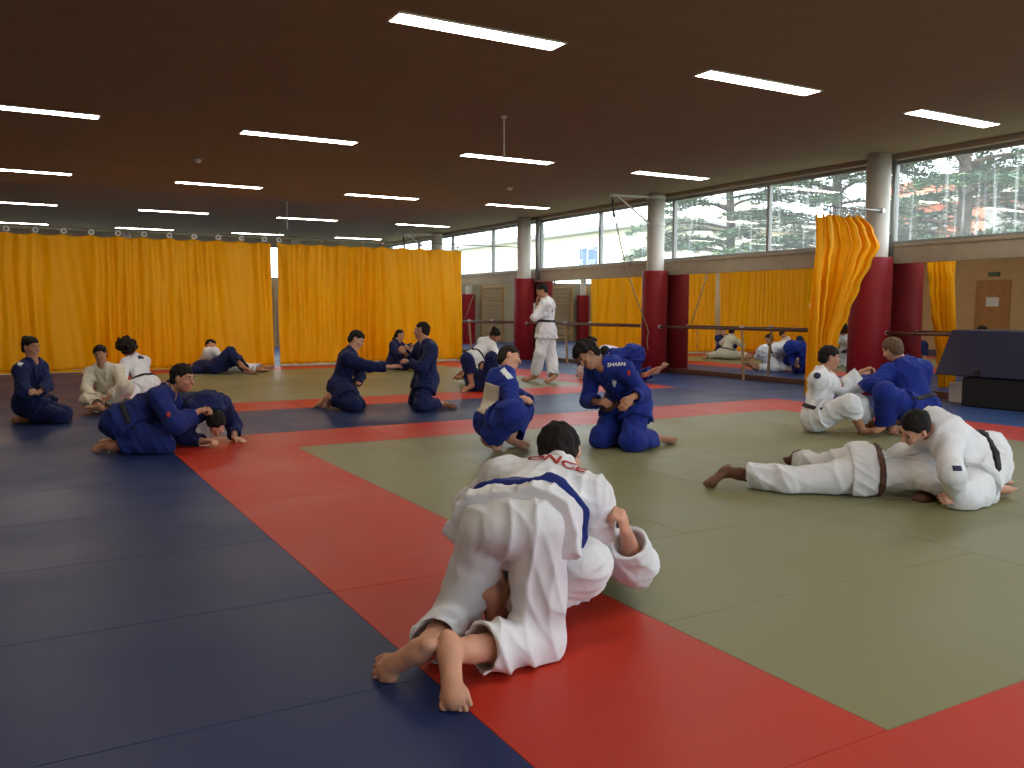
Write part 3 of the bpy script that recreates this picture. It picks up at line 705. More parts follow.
M['steel_white'] = principled('steel_white', srgb(205, 203, 198), .4)
M['rail'] = noisy(principled('rail', srgb(92, 58, 42), .45), 8, .15)
M['wood'] = noisy(principled('wood', srgb(178, 128, 78), .55), 5, .12)
M['wood_pale'] = noisy(principled('wood_pale', srgb(196, 160, 112), .6), 5, .12)
M['rope'] = noisy(principled('rope', srgb(150, 136, 112), .9), 60, .2)
M['black'] = principled('black_vinyl', srgb(22, 22, 25), .5)
M['crash_blue'] = noisy(principled('crash_blue', srgb(18, 26, 60), .45), 3, .06, .25, 5)
M['paper'] = principled('paper', srgb(235, 235, 232), .7)
M['metal'] = principled('metal', srgb(150, 150, 150), .35, metal=.8)
M['plastic_white'] = principled('plastic_white', srgb(225, 222, 215), .5)
M['diffuser'] = emission('lamp_diffuser', (1, .91, .76, 1), 30)

def curtain_mat():
    m = principled('curtain_yellow', srgb(250, 196, 10), .42, .3)
    noisy(m, 1.2, .05, .12, 9)
    nt = m.node_tree; L = nt.links; b = nt.nodes['Principled BSDF']; out = nt.nodes['Material Output']
    t = N(m, 'ShaderNodeBsdfTranslucent'); t.inputs[0].default_value = srgb(252, 198, 10)
    mx = N(m, 'ShaderNodeMixShader'); mx.inputs[0].default_value = .5
    L.new(b.outputs[0], mx.inputs[1]); L.new(t.outputs[0], mx.inputs[2]); L.new(mx.outputs[0], out.inputs[0])
    return m
M['curtain'] = curtain_mat()

def mirror_mat():
    m = principled('mirror_glass', (.80, .80, .76, 1), .015, metal=1)
    return m
M['mirror'] = mirror_mat()

def glass_mat():
    m = bpy.data.materials.new('window_glass'); m.use_nodes = True; nt = m.node_tree; L = nt.links
    nt.nodes.remove(nt.nodes['Principled BSDF']); out = nt.nodes['Material Output']
    tr = N(m, 'ShaderNodeBsdfTransparent'); tr.inputs[0].default_value = (.93, .95, .95, 1)
    gl = N(m, 'ShaderNodeBsdfGlossy'); gl.inputs['Roughness'].default_value = .02
    m1 = N(m, 'ShaderNodeMixShader'); m1.inputs[0].default_value = .05
    L.new(tr.outputs[0], m1.inputs[1]); L.new(gl.outputs[0], m1.inputs[2])
    # dried rain streaks running down the outside of the panes
    df = N(m, 'ShaderNodeBsdfTranslucent'); df.inputs[0].default_value = (.9, .92, .92, 1)
    g = N(m, 'ShaderNodeNewGeometry'); mp = N(m, 'ShaderNodeMapping'); mp.inputs['Scale'].default_value = (1, 9, .35)
    n = N(m, 'ShaderNodeTexNoise'); n.inputs['Scale'].default_value = 1.6; n.inputs['Detail'].default_value = 4
    r = N(m, 'ShaderNodeMapRange'); r.inputs['From Min'].default_value = .56; r.inputs['From Max'].default_value = .78; r.inputs['To Min'].default_value = .04; r.inputs['To Max'].default_value = .26
    L.new(g.outputs['Position'], mp.inputs[0]); L.new(mp.outputs[0], n.inputs[0]); L.new(n.outputs[0], r.inputs[0])
    m2 = N(m, 'ShaderNodeMixShader'); L.new(r.outputs[0], m2.inputs[0]); L.new(m1.outputs[0], m2.inputs[1]); L.new(df.outputs[0], m2.inputs[2])
    L.new(m2.outputs[0], out.inputs[0]); return m
M['glass'] = glass_mat()

# floor slab and shell
struct(MB().box((XL-.2, YN-.2, -.30), (XW+.2, YF+.2, -.045)).build('floor', M['concrete']))
struct(MB().box((XL-.2, YN-.2, ZC), (XW+.35, YF+.2, ZC+.25)).build('ceiling', M['ceiling']))
struct(MB().box((XL-.2, YN, -.045), (XL, YF, ZC)).build('wall_left', M['wall_tan']))
b = MB()
b.box((XL-.2, YN-.2, -.045), (XW+.2, YN, .9)).box((XL-.2, YN-.2, 3.2), (XW+.2, YN, ZC)).box((XL-.2, YN-.2, .9), (1.0, YN, 3.2)).box((10.8, YN-.2, .9), (XW+.2, YN, 3.2))  # opening left for the added, unseen windows
struct(b.build('wall_near', M['wall_tan']))
b = MB()
b.box((XL-.2, YF, -.045), (XW+.2, YF+.2, 2.2)).box((XL-.2, YF, 3.25), (XW+.2, YF+.2, ZC))
struct(b.build('wall_far', M['wall_grey']))
# wall behind the mirrors, with the sill band above
struct(MB().box((XW+.012, YN, -.045), (XW+.2, YF, 1.9)).build('wall_right', M['wall_grey']))
struct(MB().box((XW-.03, YN, 1.9), (XW+.2, YF, 2.14), .005).box((XW-.05, YN, 2.14), (XW+.2, YF, 2.185), .004).build('trim_1', M['sill']))
struct(MB().box((XW-.10, YN, 3.385), (XW+.2, YF, ZC), .004).build('trim_2', M['soffit']))
struct(MB().box((XW-.03, YN, 0), (XW+.012, YF, .09), .004).build('baseboard_right', M['rail']))

# mirrors: sheets between the columns
COLY = [-1.6, 3.4, 8.4, 13.4, 18.4, 23.4]
mir_labels = ['mirror panel behind the camera side', 'mirror panel behind the blue crash mat, reflecting a wooden door', 'mirror panel behind the crash mat and the barre, right of the bunched curtain',
 'mirror panel between the bunched curtain and the second column, reflecting the crouched group', 'mirror panel between the second and third columns, beside the standing man', 'mirror panel beyond the standing man, seen at the edge of the long curtain', 'mirror panel beyond the long curtain']
ys = [YN+.1, 1.0, 5.9, 10.8, 15.7, 20.6, 25.5, YF-.1]
for i in range(1, 7):
    if i == 0: continue
    o = MB().box((XW, ys[i]+.002, .09), (XW+.010, ys[i+1]-.002, 1.9)).build('mirror', M['mirror'])
    tag(o, mir_labels[i], 'mirror', 'wall mirrors under the windows')

# windows
mull = [-.97+2.44*0]
wy = [8.35-2.44*k for k in range(4, 0, -1)]+[8.35+2.44*k for k in range(0, 9)]
wy = [y for y in wy if YN < y < YF]
n_w = 0
for i in range(len(wy)-1):
    y0, y1 = wy[i], wy[i+1]; n_w += 1
    fr = MB()
    fr.box((XW+.02, y0-.03, 2.185), (XW+.10, y0+.03, 3.385), .004)
    fr.box((XW+.02, y0+.03, 2.185), (XW+.10, y1-.03, 2.23), .004).box((XW+.02, y0+.03, 3.33), (XW+.10, y1-.03, 3.385), .004)
    if i == len(wy)-2: fr.box((XW+.02, y1-.03, 2.185), (XW+.10, y1+.03, 3.385), .004)
    w = struct(fr.build('window_%d' % n_w, M['frame']))
    p = MB().box((XW+.055, y0+.03, 2.23), (XW+.061, y1-.03, 3.33)).build('pane', M['glass'], w)
struct(MB().box((XW+.0, YN, 2.185), (XW+.2, wy[0]-.03, 3.385)).build('wall_right_pier', M['wall_grey'])).name = 'wall_right_end'
struct(MB().box((XW+.0, wy[-1]+.03, 2.185), (XW+.2, YF, 3.385)).build('wall_right_far_end', M['wall_grey']))
for k in range(6):
    x0 = XL+.1+k*2.32; x1 = x0+2.32; n_w += 1
    fr = MB().box((x0-.03, YF+.02, 2.2), (x0+.03, YF+.1, 3.25)).box((x0+.03, YF+.02, 2.2), (x1-.03, YF+.1, 2.25)).box((x0+.03, YF+.02, 3.2), (x1-.03, YF+.1, 3.25))
    w = struct(fr.build('window_%d' % n_w, M['frame']))
    MB().box((x0+.03, YF+.055, 2.25), (x1-.03, YF+.061, 3.2)).build('pane', M['glass'], w)

for k in range(4):  # added windows, out of view behind the camera, to daylight the foreground
    x0 = 1.0+k*2.45; x1 = x0+2.45; n_w += 1
    fr = MB().box((x0, YN-.12, .9), (x0+.05, YN-.04, 3.2)).box((x1-.05, YN-.12, .9), (x1, YN-.04, 3.2)).box((x0+.05, YN-.12, .9), (x1-.05, YN-.04, .96)).box((x0+.05, YN-.12, 3.14), (x1-.05, YN-.04, 3.2))
    w = struct(fr.build('window_%d' % n_w, M['frame']))
    MB().box((x0+.05, YN-.083, .96), (x1-.05, YN-.077, 3.14)).build('pane', M['glass'], w)

# ---- mats: each foam mat is a thing
matid = {}
def add_mat(c, x0, y0, x1, y1, label, group):
    key = (c, round(x1-x0, 2), round(y1-y0, 2))
    if key not in matid:
        b = MB().box((0, 0, -.04), (x1-x0-.002, y1-y0-.002, 0), .0022)
        o = b.build('judo_mat', MATC[c], origin=(0, 0, 0)); matid[key] = o
    else:
        o = matid[key].copy(); C.objects.link(o)
    o.location = (x0+.001, y0+.001, 0); o.name = 'judo_mat'
    tag(o, label, 'mat', group)
X0, Y0 = 1.166, 1.557
def fill(c, x0, y0, x1, y1, w, d, label, group, off=0):
    y = y0; r = 0
    while y < y1-.01:
        x = x0-(off if r % 2 else 0); ye = min(y+d, y1)
        while x < x1-.01:
            xs, xe = max(x, x0), min(x+w, x1)
            if xe-xs > .05: add_mat(c, xs, y, xe, ye, label, group)
            x += w
        y += d; r += 1
LB = 'dark blue foam judo mat on the wide blue floor left of the red strip'
fill('blue', X0-4, -.443, X0, 10.557, 2, 1, LB, 'blue mats left of the near red strip')
fill('blue', X0-4, 10.557, X0, 18.557, 2, 1, 'dark blue foam judo mat at far left, by the long yellow curtain', 'blue mats by the curtain on the left')
fill('blue', X0, -.443, X0+8, Y0-1, 2, 1, 'blue foam judo mat in front of the near red strip', 'blue mats nearest the camera')
fill('red', X0, Y0-1, X0+8, Y0, 2, 1, 'red foam judo mat in the strip nearest the camera, before the green square', 'red mats of the front strip')
fill('red', X0, Y0, X0+1, Y0+6, 1, 2, 'red foam judo mat in the strip left of the near green square', 'red mats of the left strip')
fill('red', X0, Y0+6, X0+8, Y0+7, 2, 1, 'red foam judo mat in the strip behind the near green square', 'red mats of the middle strip')
fill('red', X0+7, Y0, X0+8, Y0+6, 1, 2, 'red foam judo mat in the strip right of the near green square', 'red mats of the right strip')
GL, GG = 'grey-green foam judo mat in the near green square', 'green mats of the near square'
fill('green', X0+1, Y0, X0+3, Y0+2, 2, 1, GL, GG); fill('green', X0+3, Y0, X0+7, Y0+2, 1, 2, GL, GG)
fill('green', X0+1, Y0+2, X0+7, Y0+4, 1, 2, GL, GG); fill('green', X0+1, Y0+4, X0+7, Y0+6, 1, 2, GL, GG)
fill('blue', X0, Y0+7, X0+8, Y0+9, 2, 1, 'blue foam judo mat in the lane between the two competition squares', 'blue mats of the middle lane')
fill('red', X0, Y0+9, X0+8, Y0+10, 2, 1, 'red foam judo mat in the strip before the far green square', 'red mats on the near side of the far square')
fill('red', X0, Y0+10, X0+1, Y0+16, 1, 2, 'red foam judo mat in the strip left of the far green square', 'red mats left of the far square')
fill('red', X0+7, Y0+10, X0+8, Y0+16, 1, 2, 'red foam judo mat right of the far green square, by the standing man', 'red mats right of the far square')
fill('red', X0, Y0+16, X0+8, Y0+17, 2, 1, 'red foam judo mat in the strip along the foot of the yellow curtains', 'red mats at the foot of the curtains')
fill('green', X0+1, Y0+10, X0+7, Y0+16, 2, 1, 'grey-green foam judo mat in the far green square', 'green mats of the far square')
fill('bright', X0+8, -.443, XW-.035, 18.557, 2.1, 1, 'blue foam judo mat along the mirrored wall, window sheen in its colour', 'blue mats along the mirrors')
fill('bright', X0-4, 18.557, XW-.035, 28.25, 2, 2, 'blue foam judo mat beyond the yellow curtains', 'blue mats beyond the curtains')  # light from the far windows is carried by the brighter mat colour

# ---- columns with pads
cl = ['nearest the camera, at far right', 'behind the bunched yellow curtain', 'behind the kneeling big-haired judoka', 'behind the standing man in white', 'behind the end of the long curtain']
for i, y in enumerate(COLY[1:]):
    o = MB().tube([(10.98, y, -.045), (10.98, y, ZC)], .168, 32).build('round_column', M['column'], smooth=False)
    for f in o.data.polygons: f.use_smooth = len(f.vertices) == 4
    o['kind'] = 'structure'; o.name = 'trim_%d' % (3+i)
    q = MB()
    pr_, px_ = (.29, 10.89) if i == 1 else (.252, 10.98)
    q.tube([(px_, y, .0), (px_, y, .012), (px_, y, 1.965), (px_, y, 1.98)], [pr_-.009, pr_, pr_, pr_-.009], 40)
    p = q.build('column_pad', M['pad_red'])
    for f in p.data.polygons: f.use_smooth = len(f.vertices) == 4 and abs(f.normal.z) < .3
    tag(p, 'dark red vinyl crash pad round the column '+cl[i], 'pad', 'red column pads')
# grey service pipes beside two columns
for y, lb in ((8.95, 'grey service pipe beside the column behind the bunched curtain'), (18.05, 'grey service pipe beside the column behind the standing man')):
    yy = 8.05 if y < 10 else 18.0
    if y > 10:
        tag(MB().tube([(11.12, yy, 1.95), (11.12, yy, ZC-.02)], .055, 14).build('service_pipe', M['frame'], smooth=True), lb, 'pipe')
    else:
        tag(MB().tube([(11.19, 8.3, 1.92), (11.19, 8.3, ZC-.08)], .028, 14).build('service_pipe', M['frame'], smooth=True), lb, 'pipe')

# ---- ceiling strip lights
rows = [1.4, 6.4, 11.42, 16.45, 21.45, 26.4]; cols = [.26, 3.40, 6.53, 9.66]
rn = ['row above the camera', 'row nearest the camera', 'second row from the camera', 'third row from the camera', 'fourth row from the camera', 'farthest row']
cn = ['leftmost', 'second from left', 'third from left', 'closest to the windows']
for i, y in enumerate(rows):
    for j, x in enumerate(cols):
        if i == 0 and j == 0: pass
        r = empty('strip_light', (x, y, ZC), 'recessed ceiling strip light, %s, %s' % (cn[j], rn[i]), 'ceiling light', 'recessed ceiling strip lights')
        w, d = .765, .125
        f = MB()
        f.box((x-w, y-d, ZC-.012), (x+w, y-d+.02, ZC)).box((x-w, y+d-.02, ZC-.012), (x+w, y+d, ZC)).box((x-w, y-d+.02, ZC-.012), (x-w+.02, y+d-.02, ZC)).box((x+w-.02, y-d+.02, ZC-.012), (x+w, y+d-.02, ZC))
        f.build('housing', M['plastic_white'], r)
        MB().box((x-w+.02, y-d+.02, ZC-.011), (x+w-.02, y+d-.02, ZC-.003)).build('diffuser', M['diffuser'], r)

# ---- hanging rods and small ceiling fittings
for (x, y, l, lb) in ((5.08, 8.98, .44, 'thin white rod hanging from the ceiling in front of a strip light'), (5.15, 18.35, .55, 'thin white rod hanging from the ceiling over the gap between the curtains')):
    r = empty('hanging_rod', (x, y, ZC-l), lb, 'rod')
    MB().tube([(x, y, ZC-l), (x, y, ZC-.01)], .009, 8).build('rod', M['steel_white'], r)
    MB().tube([(x, y, ZC-.02), (x, y, ZC-.0)], .035, 16).build('ceiling_plate', M['steel_white'], r)
    MB().tube([(x, y, ZC-l-.01), (x, y, ZC-l+.02)], .016, 10).build('end_cap', M['metal'], r)
for (x, y, lb) in ((2.56, 13.86, 'small round smoke detector on the ceiling left of centre'), (8.1, 14.1, 'small round smoke detector on the ceiling near the windows')):
    r = empty('smoke_detector', (x, y, ZC-.05), lb, 'detector')
    MB().tube([(x, y, ZC-.05), (x, y, ZC-.035), (x, y, ZC-.012)], [.028, .05, .055], 20).build('cover', M['plastic_white'], r)
    MB().tube([(x, y, ZC-.012), (x, y, ZC)], .06, 20).build('ceiling_plate', M['steel_white'], r)

# ---- curtains
def curtain_sheet(name, x0, x1, y, z0, z1, seed, amp=.05, pitch=.23, sag=True):
    rs = np.random.RandomState(seed); nx = int((x1-x0)/.022); nz = 46
    xs = np.linspace(x0, x1, nx); u = np.cumsum(1+.55*np.sin(xs*1.9+seed)+.35*np.sin(xs*4.3+seed*2))*(xs[1]-xs[0])
    V = []; Fc = []
    for j in range(nz+1):
        t = j/nz; z = z0+(z1-z0)*t
        top = t**6
        a = amp*(.75+.25*np.cos(xs*2.3+seed))*(1+.25*np.sin(t*3+xs))
        ph = 2*PI*u/pitch
        yy = y+a*np.sin(ph+.5*np.sin(t*2.2+xs*1.3))*(1-.15*t)+.035*np.sin(xs*1.1+t*2)+.022*np.sin(ph*.37+t*4)+.008*np.sin(xs*31+t*9)
        zz = z-(.035*top*np.abs(np.sin(PI*(xs-x0)/.47)) if sag else 0)
        if j == 0: zz = z0+.006*np.sin(ph)
        for i in range(nx): V.append((xs[i], yy[i], float(zz[i]) if hasattr(zz, '__len__') else z))
    for j in range(nz):
        for i in range(nx-1): a_ = j*nx+i; Fc.append((a_, a_+1, a_+nx+1, a_+nx))
    o = mesh_obj(name, V, Fc, M['curtain'], None, True, origin=((x0+x1)/2, y, z0))
    s = o.modifiers.new('thickness', 'SOLIDIFY'); s.thickness = .003
    return o
def curtain(x0, x1, seed, label, hemcol):
    y = 18.6
    r = empty('yellow_curtain', ((x0+x1)/2, y, 0), label, 'curtain', 'long yellow dividing curtains')
    c = curtain_sheet('fabric', x0, x1, y, .05, 2.63, seed); set_parent(c, r)
    MB().box((x0, y-.012, .005), (x1, y+.012, .055), .004).build('bottom_hem', M[hemcol], r)
    n = int((x1-x0)/.47)
    for k in range(n+1):
        x = x0+.03+k*.47
        if x > x1: break
        ring = MB()
        pts = [(x, y-.0+.0, 2.70)]
        bm = ring.bm
        # a round runner disc with a hub, hung on the rail cable
        ring.tube([(x, y-.012, 2.685), (x, y+.012, 2.685)], .055 if x < 5.4 else .022, 18)
        d = ring.build('curtain_runner', M['steel_white'], r)
        MB().tube([(x, y-.02, 2.685), (x, y+.02, 2.685)], .02 if x < 5.4 else .01, 12).build('hub', M['black'], d)
    return r
M['hem_pale'] = principled('hem_pale', srgb(205, 190, 150), .6)
curtain(XL+.02, 4.87, 3, 'long pleated yellow dividing curtain across the left half of the hall', 'curtain')
curtain(5.01, 9.37, 8, 'yellow dividing curtain right of the narrow gap, ending short of the mirrors', 'hem_pale')
tag(MB().tube([(XL+.01, 18.6, 2.752), (XW-.02, 18.6, 2.752)], .010, 8).build('curtain_rail', M['metal']), 'thin steel rail carrying the long yellow curtains', 'rail')
for x in (-1.4, 1.8, 5.05, 8.1):
    pass
# gathered curtain by the column
def bunch():
    r = empty('gathered_curtain', (10.2, 8.2, 0), 'yellow curtain gathered in a tall bunch beside the red padded column', 'curtain')
    zs = [(.02, 9.62, 9.92, 8.34), (.5, 9.62, 10.0, 8.34), (.85, 9.63, 10.12, 8.33), (1.2, 9.64, 10.3, 8.3), (1.55, 9.65, 10.46, 8.25), (1.9, 9.66, 10.62, 8.18), (2.12, 9.67, 10.72, 8.12), (2.35, 9.67, 10.62, 8.15), (2.54, 9.67, 10.44, 8.2)]
    V = []; Fc = []; nz = 60; nx = 120
    for j in range(nz+1):
        z = .02+(2.5)*j/nz
        for q in range(len(zs)-1):
            if zs[q][0] <= z <= zs[q+1][0]+1e-6:
                f = (z-zs[q][0])/(zs[q+1][0]-zs[q][0]); f = f*f*(3-2*f) if 0 < f < 1 else f
                x0, x1, y = [zs[q][k]*(1-f)+zs[q+1][k]*f for k in (1, 2, 3)]; break
        for i in range(nx+1):
            u = i/nx
            dep = .075*math.sin(u*2*PI*7.5+.25*math.sin(z*1.3))*(.7+.3*math.sin(PI*min(1, u*1.2+.1)))+.03*math.sin(u*41+z*2)
            xx = x0+(x1-x0)*(u+.018*math.sin(u*2*PI*13))
            V.append((xx, 8.37+(y-8.37)*u+dep*(.9 if z < 1.8 else .7), z+(.025*math.sin(u*60) if j == nz else 0)))
    for j in range(nz):
        for i in range(nx): a = j*(nx+1)+i; Fc.append((a, a+1, a+nx+2, a+nx+1))
    o = mesh_obj('fabric', V, Fc, M['curtain'], None, True, origin=(10.2, 8.2, .02)); set_parent(o, r)
    s = o.modifiers.new('thickness', 'SOLIDIFY'); s.thickness = .004
    for k in range(8):
        x = 9.72+k*.1
        MB().tube([(x, 8.17, 2.5), (x, 8.17, 2.60), (x, 8.19, 2.63)], .008, 6).build('curtain_hook', M['metal'], r)
bunch()
tag(MB().tube([(XL+.01, 8.19, 2.64), (9.72, 8.19, 2.64)], .003, 6).build('curtain_cable', M['metal']), 'thin steel cable spanning the hall for the gathered curtain', 'cable').hide_render = False
bpy.data.objects.remove(bpy.data.objects['curtain_cable'])
tag(MB().tube([(9.62, 8.19, 2.63), (10.8, 8.19, 2.63)], .012, 8).box((10.78, 8.16, 2.60), (10.84, 8.26, 2.66)).build('curtain_rail', M['metal']), 'short steel rail on the column holding the gathered curtain', 'rail')

# ---- brackets with climbing ropes
for i, (y, lb) in enumerate(((13.4, 'on the second padded column'), (23.4, 'beyond the long curtain'))):
    r = empty('rope_bracket', (10.98, y, ZC-.6), 'white steel triangular rope bracket '+lb, 'bracket', 'rope brackets')
    b = MB().tube([(10.85, y, 3.40), (9.88, y, 3.37)], .022, 10); b.build('arm', M['steel_white'], r)
    MB().tube([(10.83, y, 2.88), (10.05, y, 3.36)], .018, 10).build('brace', M['steel_white'], r)
    b = MB()
    for z in (2.85, 3.36): b.tube([(10.98, y, z), (10.98, y, z+.05)], .182, 28)
    b.build('column_clamp', M['steel_white'], r)
    MB().tube([(9.88, y-.03, 3.37), (9.88, y+.03, 3.37)], .035, 14).build('pulley', M['metal'], r)
    ro = empty('climbing_rope', (9.9, y, 1.0), 'thin rope tied back from its bracket '+lb, 'rope', 'ropes of the brackets')
    pts = []
    for k in range(25):
        t = k/24; pts.append((9.90+.78*t**1.25, y-.04-.08*t, 3.3-2.35*t-.12*math.sin(PI*t)))
    MB().tube(pts, .011, 8).build('rope_line', M['rope'], ro, smooth=True)
    MB().tube([(9.90, y-.04, 3.3), (9.905, y-.042, 3.22), (9.915, y-.043, 3.12), (9.935, y-.046, 2.98), (9.94, y-.047, 2.95)], [.012, .022, .014, .028, .012], 10).build('rope_sleeve', M['black'], ro, smooth=True)
    pts = [(10.6, y-.26+.03*math.sin(k), .92-.05*k-.02*math.sin(k*1.3)) for k in range(7)]
    MB().tube([(10.62, y-.2, .95), (10.64, y-.24, .8), (10.60, y-.25, .62), (10.63, y-.25, .45)], .008, 6).build('rope_tail', M['rope'], ro)

# ---- barre rails
for i, (y0, y1, lb) in enumerate(((7.14, 8.14, 'short dark wooden barre rail right of the gathered curtain, behind the man in blue'), (8.66, 13.14, 'dark wooden barre rail between the gathered curtain and the second padded column'), (13.66, 18.14, 'dark wooden barre rail behind the standing man'), (18.66, 23.14, 'dark wooden barre rail beyond the standing man, ending behind the long curtain'))):
    r = empty('barre_rail', (10.95, (y0+y1)/2, 0), lb, 'barre', 'wooden barre rails')
    MB().tube([(10.9, y0, .90), (10.9, y1, .90)], .026, 14).build('rail', M['rail'], r, smooth=True)
    for k, y in enumerate((y0+.01, y1-.01)):
        if i == 0 and k == 0: continue
        MB().tube([(10.9, y-.02, .90), (10.9, y+.02, .90)], .034, 14).build('end_cap', M['plastic_white'], r)
    for fr_ in (() if i == 0 else (.56,) if i != 2 else (.62,)):
        y = y0+(y1-y0)*fr_
        if i == 1: y = 10.95
        b = MB(); b.box((10.87, y-.02, .92), (10.93, y+.04, .955), .004)
        b.build('saddle', M['plastic_white'], r)
        MB().tube([(10.9, y, .87), (10.96, y, .0)], .024, 12).build('post', M['wood_pale'], r)
        MB().tube([(10.96, y, .0), (10.96, y, .012)], .05, 14).build('floor_plate', M['metal'], r)

# ---- crash mat on its black trolley
r = empty('crash_mat', (10.7, 5.4, .36), 'thick blue crash mat leaning on black blocks against the mirror, right edge', 'mat')
c = MB().prism([(10.50, .385), (10.80, .385), (11.19, .90), (11.19, .965), (10.83, .965)], 'y', 3.72, 7.08)
bmesh.ops.bevel(c.bm, geom=c.bm.edges[:], offset=.03, segments=3, affect='EDGES', profile=.6)
c.build('cushion', M['crash_blue'], r, smooth=True)
for y in (4.1, 5.3, 6.5):
    MB().box((10.49, y-.03, .40), (10.53, y+.03, .47), .006).build('strap', M['black'], r)
for (y0, y1, lb) in ((3.72, 5.0, 'black foam block under the crash mat, nearer the camera'), (5.02, 6.72, 'black foam block under the crash mat, farther from the camera')):
    b = MB().box((10.55, y0, .0), (11.16, y1, .375), .02).build('foam_block', M['black'])
    tag(b, lb, 'block', 'black foam blocks')
tag(MB().box((10.9, 6.86, .0), (11.15, 7.12, .26), .01).build('white_shape', M['plastic_white']), 'small white shape on the floor at the left end of the crash mat', 'box')  # plain pale solid at the end of the crash mat

# ---- left wall: door, sign, switch (seen in the mirror)
r = struct(MB().box((XL, 14.75, .0), (XL+.05, 14.83, 2.13)).box((XL, 15.71, .0), (XL+.05, 15.79, 2.13)).box((XL, 14.83, 2.05), (XL+.05, 15.71, 2.13)).build('door_1', M['wood']))
d = MB().box((XL, 14.83, .0), (XL+.035, 15.71, 2.05)).build('door_leaf', M['wood'], r)
MB().box((XL+.035, 15.08, 1.35), (XL+.04, 15.46, 1.62)).build('paper_notice', M['paper'], d)
MB().tube([(XL+.035, 15.63, 1.0), (XL+.09, 15.63, 1.0), (XL+.09, 15.51, 1.0)], .012, 8).build('door_handle', M['metal'], d)
s = empty('exit_sign', (XL, 15.27, 2.25), 'small green exit sign above the wooden door', 'sign')
MB().box((XL, 15.1, 2.24), (XL+.04, 15.44, 2.36), .004).build('housing', M['black'], s)
M['sign_green'] = principled('sign_green', srgb(60, 120, 80), .5)
MB().box((XL+.04, 15.12, 2.26), (XL+.044, 15.42, 2.34)).build('sign_face', M['sign_green'], s)
s = empty('wall_switch', (XL, 16.6, 1.4), 'grey switch box on the tan wall beside the door', 'switch')
MB().box((XL, 16.5, 1.42), (XL+.06, 16.72, 1.62), .006).build('box', M['frame'], s)
MB().box((XL+.06, 16.57, 1.48), (XL+.07, 16.65, 1.56), .003).build('button', M['plastic_white'], s)

# ---- wall bars and pads beyond the curtain (seen past its end and in the mirror)
for i, x in enumerate((-.6, 1.0, 2.3, 3.95, 7.0, 9.3)):
    r = empty('wall_bars', (x, YF-.1, 0), 'wooden wall bars on the far wall, number of places from the left told by the red pads', 'wall bars', 'wall bars beyond the curtain')
    for sx in (-.45, .45): MB().box((x+sx-.02, YF-.13, .0), (x+sx+.02, YF-.01, 2.15), .003).build('upright', M['wood_pale'], r)
    for k in range(14):
        z = .14+k*.148; MB().tube([(x-.45, YF-.10, z), (x+.45, YF-.10, z)], .017, 8).build('rung', M['wood_pale'], r)
    r['label'] = ['wooden wall bars at the left end of the far wall', 'wooden wall bars second from the left on the far wall', 'wooden wall bars just left of the left red post', 'wooden wall bars just right of the left red post', 'wooden wall bars just left of the right red post', 'wooden wall bars on the far wall nearest the mirrors'][i]
for x, lb in ((3.1, 'red padded post on the far wall between the wall bars'), (8.1, 'red padded post on the far wall nearer the mirrors')):
    r = empty('padded_post', (x, YF-.3, 0), lb, 'post', 'padded posts on the far wall')
    MB().tube([(x, YF-.28, .0), (x, YF-.28, 1.78)], .24, 28).build('pad', M['pad_red'], r)
    MB().tube([(x, YF-.28, 1.78), (x, YF-.28, ZC)], .12, 20).build('pipe', M['column'], r)
# ---- outside: buildings and conifers
M['cream'] = noisy(principled('cream_render', srgb(226, 220, 200), .9), .5, .04)
M['brick'] = noisy(principled('brick_pink', srgb(200, 120, 98), .9), .6, .1)
M['roof_grey'] = principled('roof_grey', srgb(140, 136, 130), .8)
M['blue_paint'] = principled('blue_shutter', srgb(70, 96, 130), .6)
M['bark'] = noisy(principled('bark', srgb(92, 78, 68), .9), 4, .3, .5, 20)
M['needles'] = noisy(principled('needles', srgb(84, 110, 90), .8), 3, .35)
M['needles_light'] = noisy(principled('needles_light', srgb(122, 142, 96), .8), 3, .3)
M['lawn'] = noisy(principled('lawn', srgb(110, 116, 84), .9), .5, .2)
struct(MB().box((-60, -60, -.8), (90, 110, -.35)).build('ground', M['lawn']))
r = empty('apartment_building', (34, 60, -.3), 'long cream rendered building with a grey eave and one blue window', 'building')
MB().box((30, 36, -.3), (42, 95, 5.7)).build('wall', M['cream'], r)
MB().box((29.3, 35.5, 5.7), (42.5, 95.5, 6.0), .03).build('eave', M['roof_grey'], r)
MB().prism([(29.8, 6.0), (42, 6.0), (36, 7.4)], 'y', 36, 95).build('roof', M['cream'], r)
wn = MB().box((29.94, 41.9, 3.3), (30.02, 43.7, 4.9), .02).build('window', M['blue_paint'], r)
MB().box((29.92, 42.75, 3.35), (29.95, 42.85, 4.85)).build('window_bar', M['cream'], wn)
r = empty('brick_building', (46, 24, -.3), 'pink brick apartment block with white floor bands behind the conifers', 'building')
MB().box((44, -6, -.3), (56, 34, 8.4)).build('wall', M['brick'], r)
for k in range(3):
    MB().box((43.3, -6, 1.2+2.9*k), (44.0, 34, 1.75+2.9*k), .02).build('balcony_band', M['cream'], r)
for k in range(2):
    for j in range(9):
        f = MB().box((43.93, -3.5+4.1*j, 2.15+2.9*k), (44.03, -1.6+4.1*j, 3.7+2.9*k)).build('window', M['roof_grey'], r)

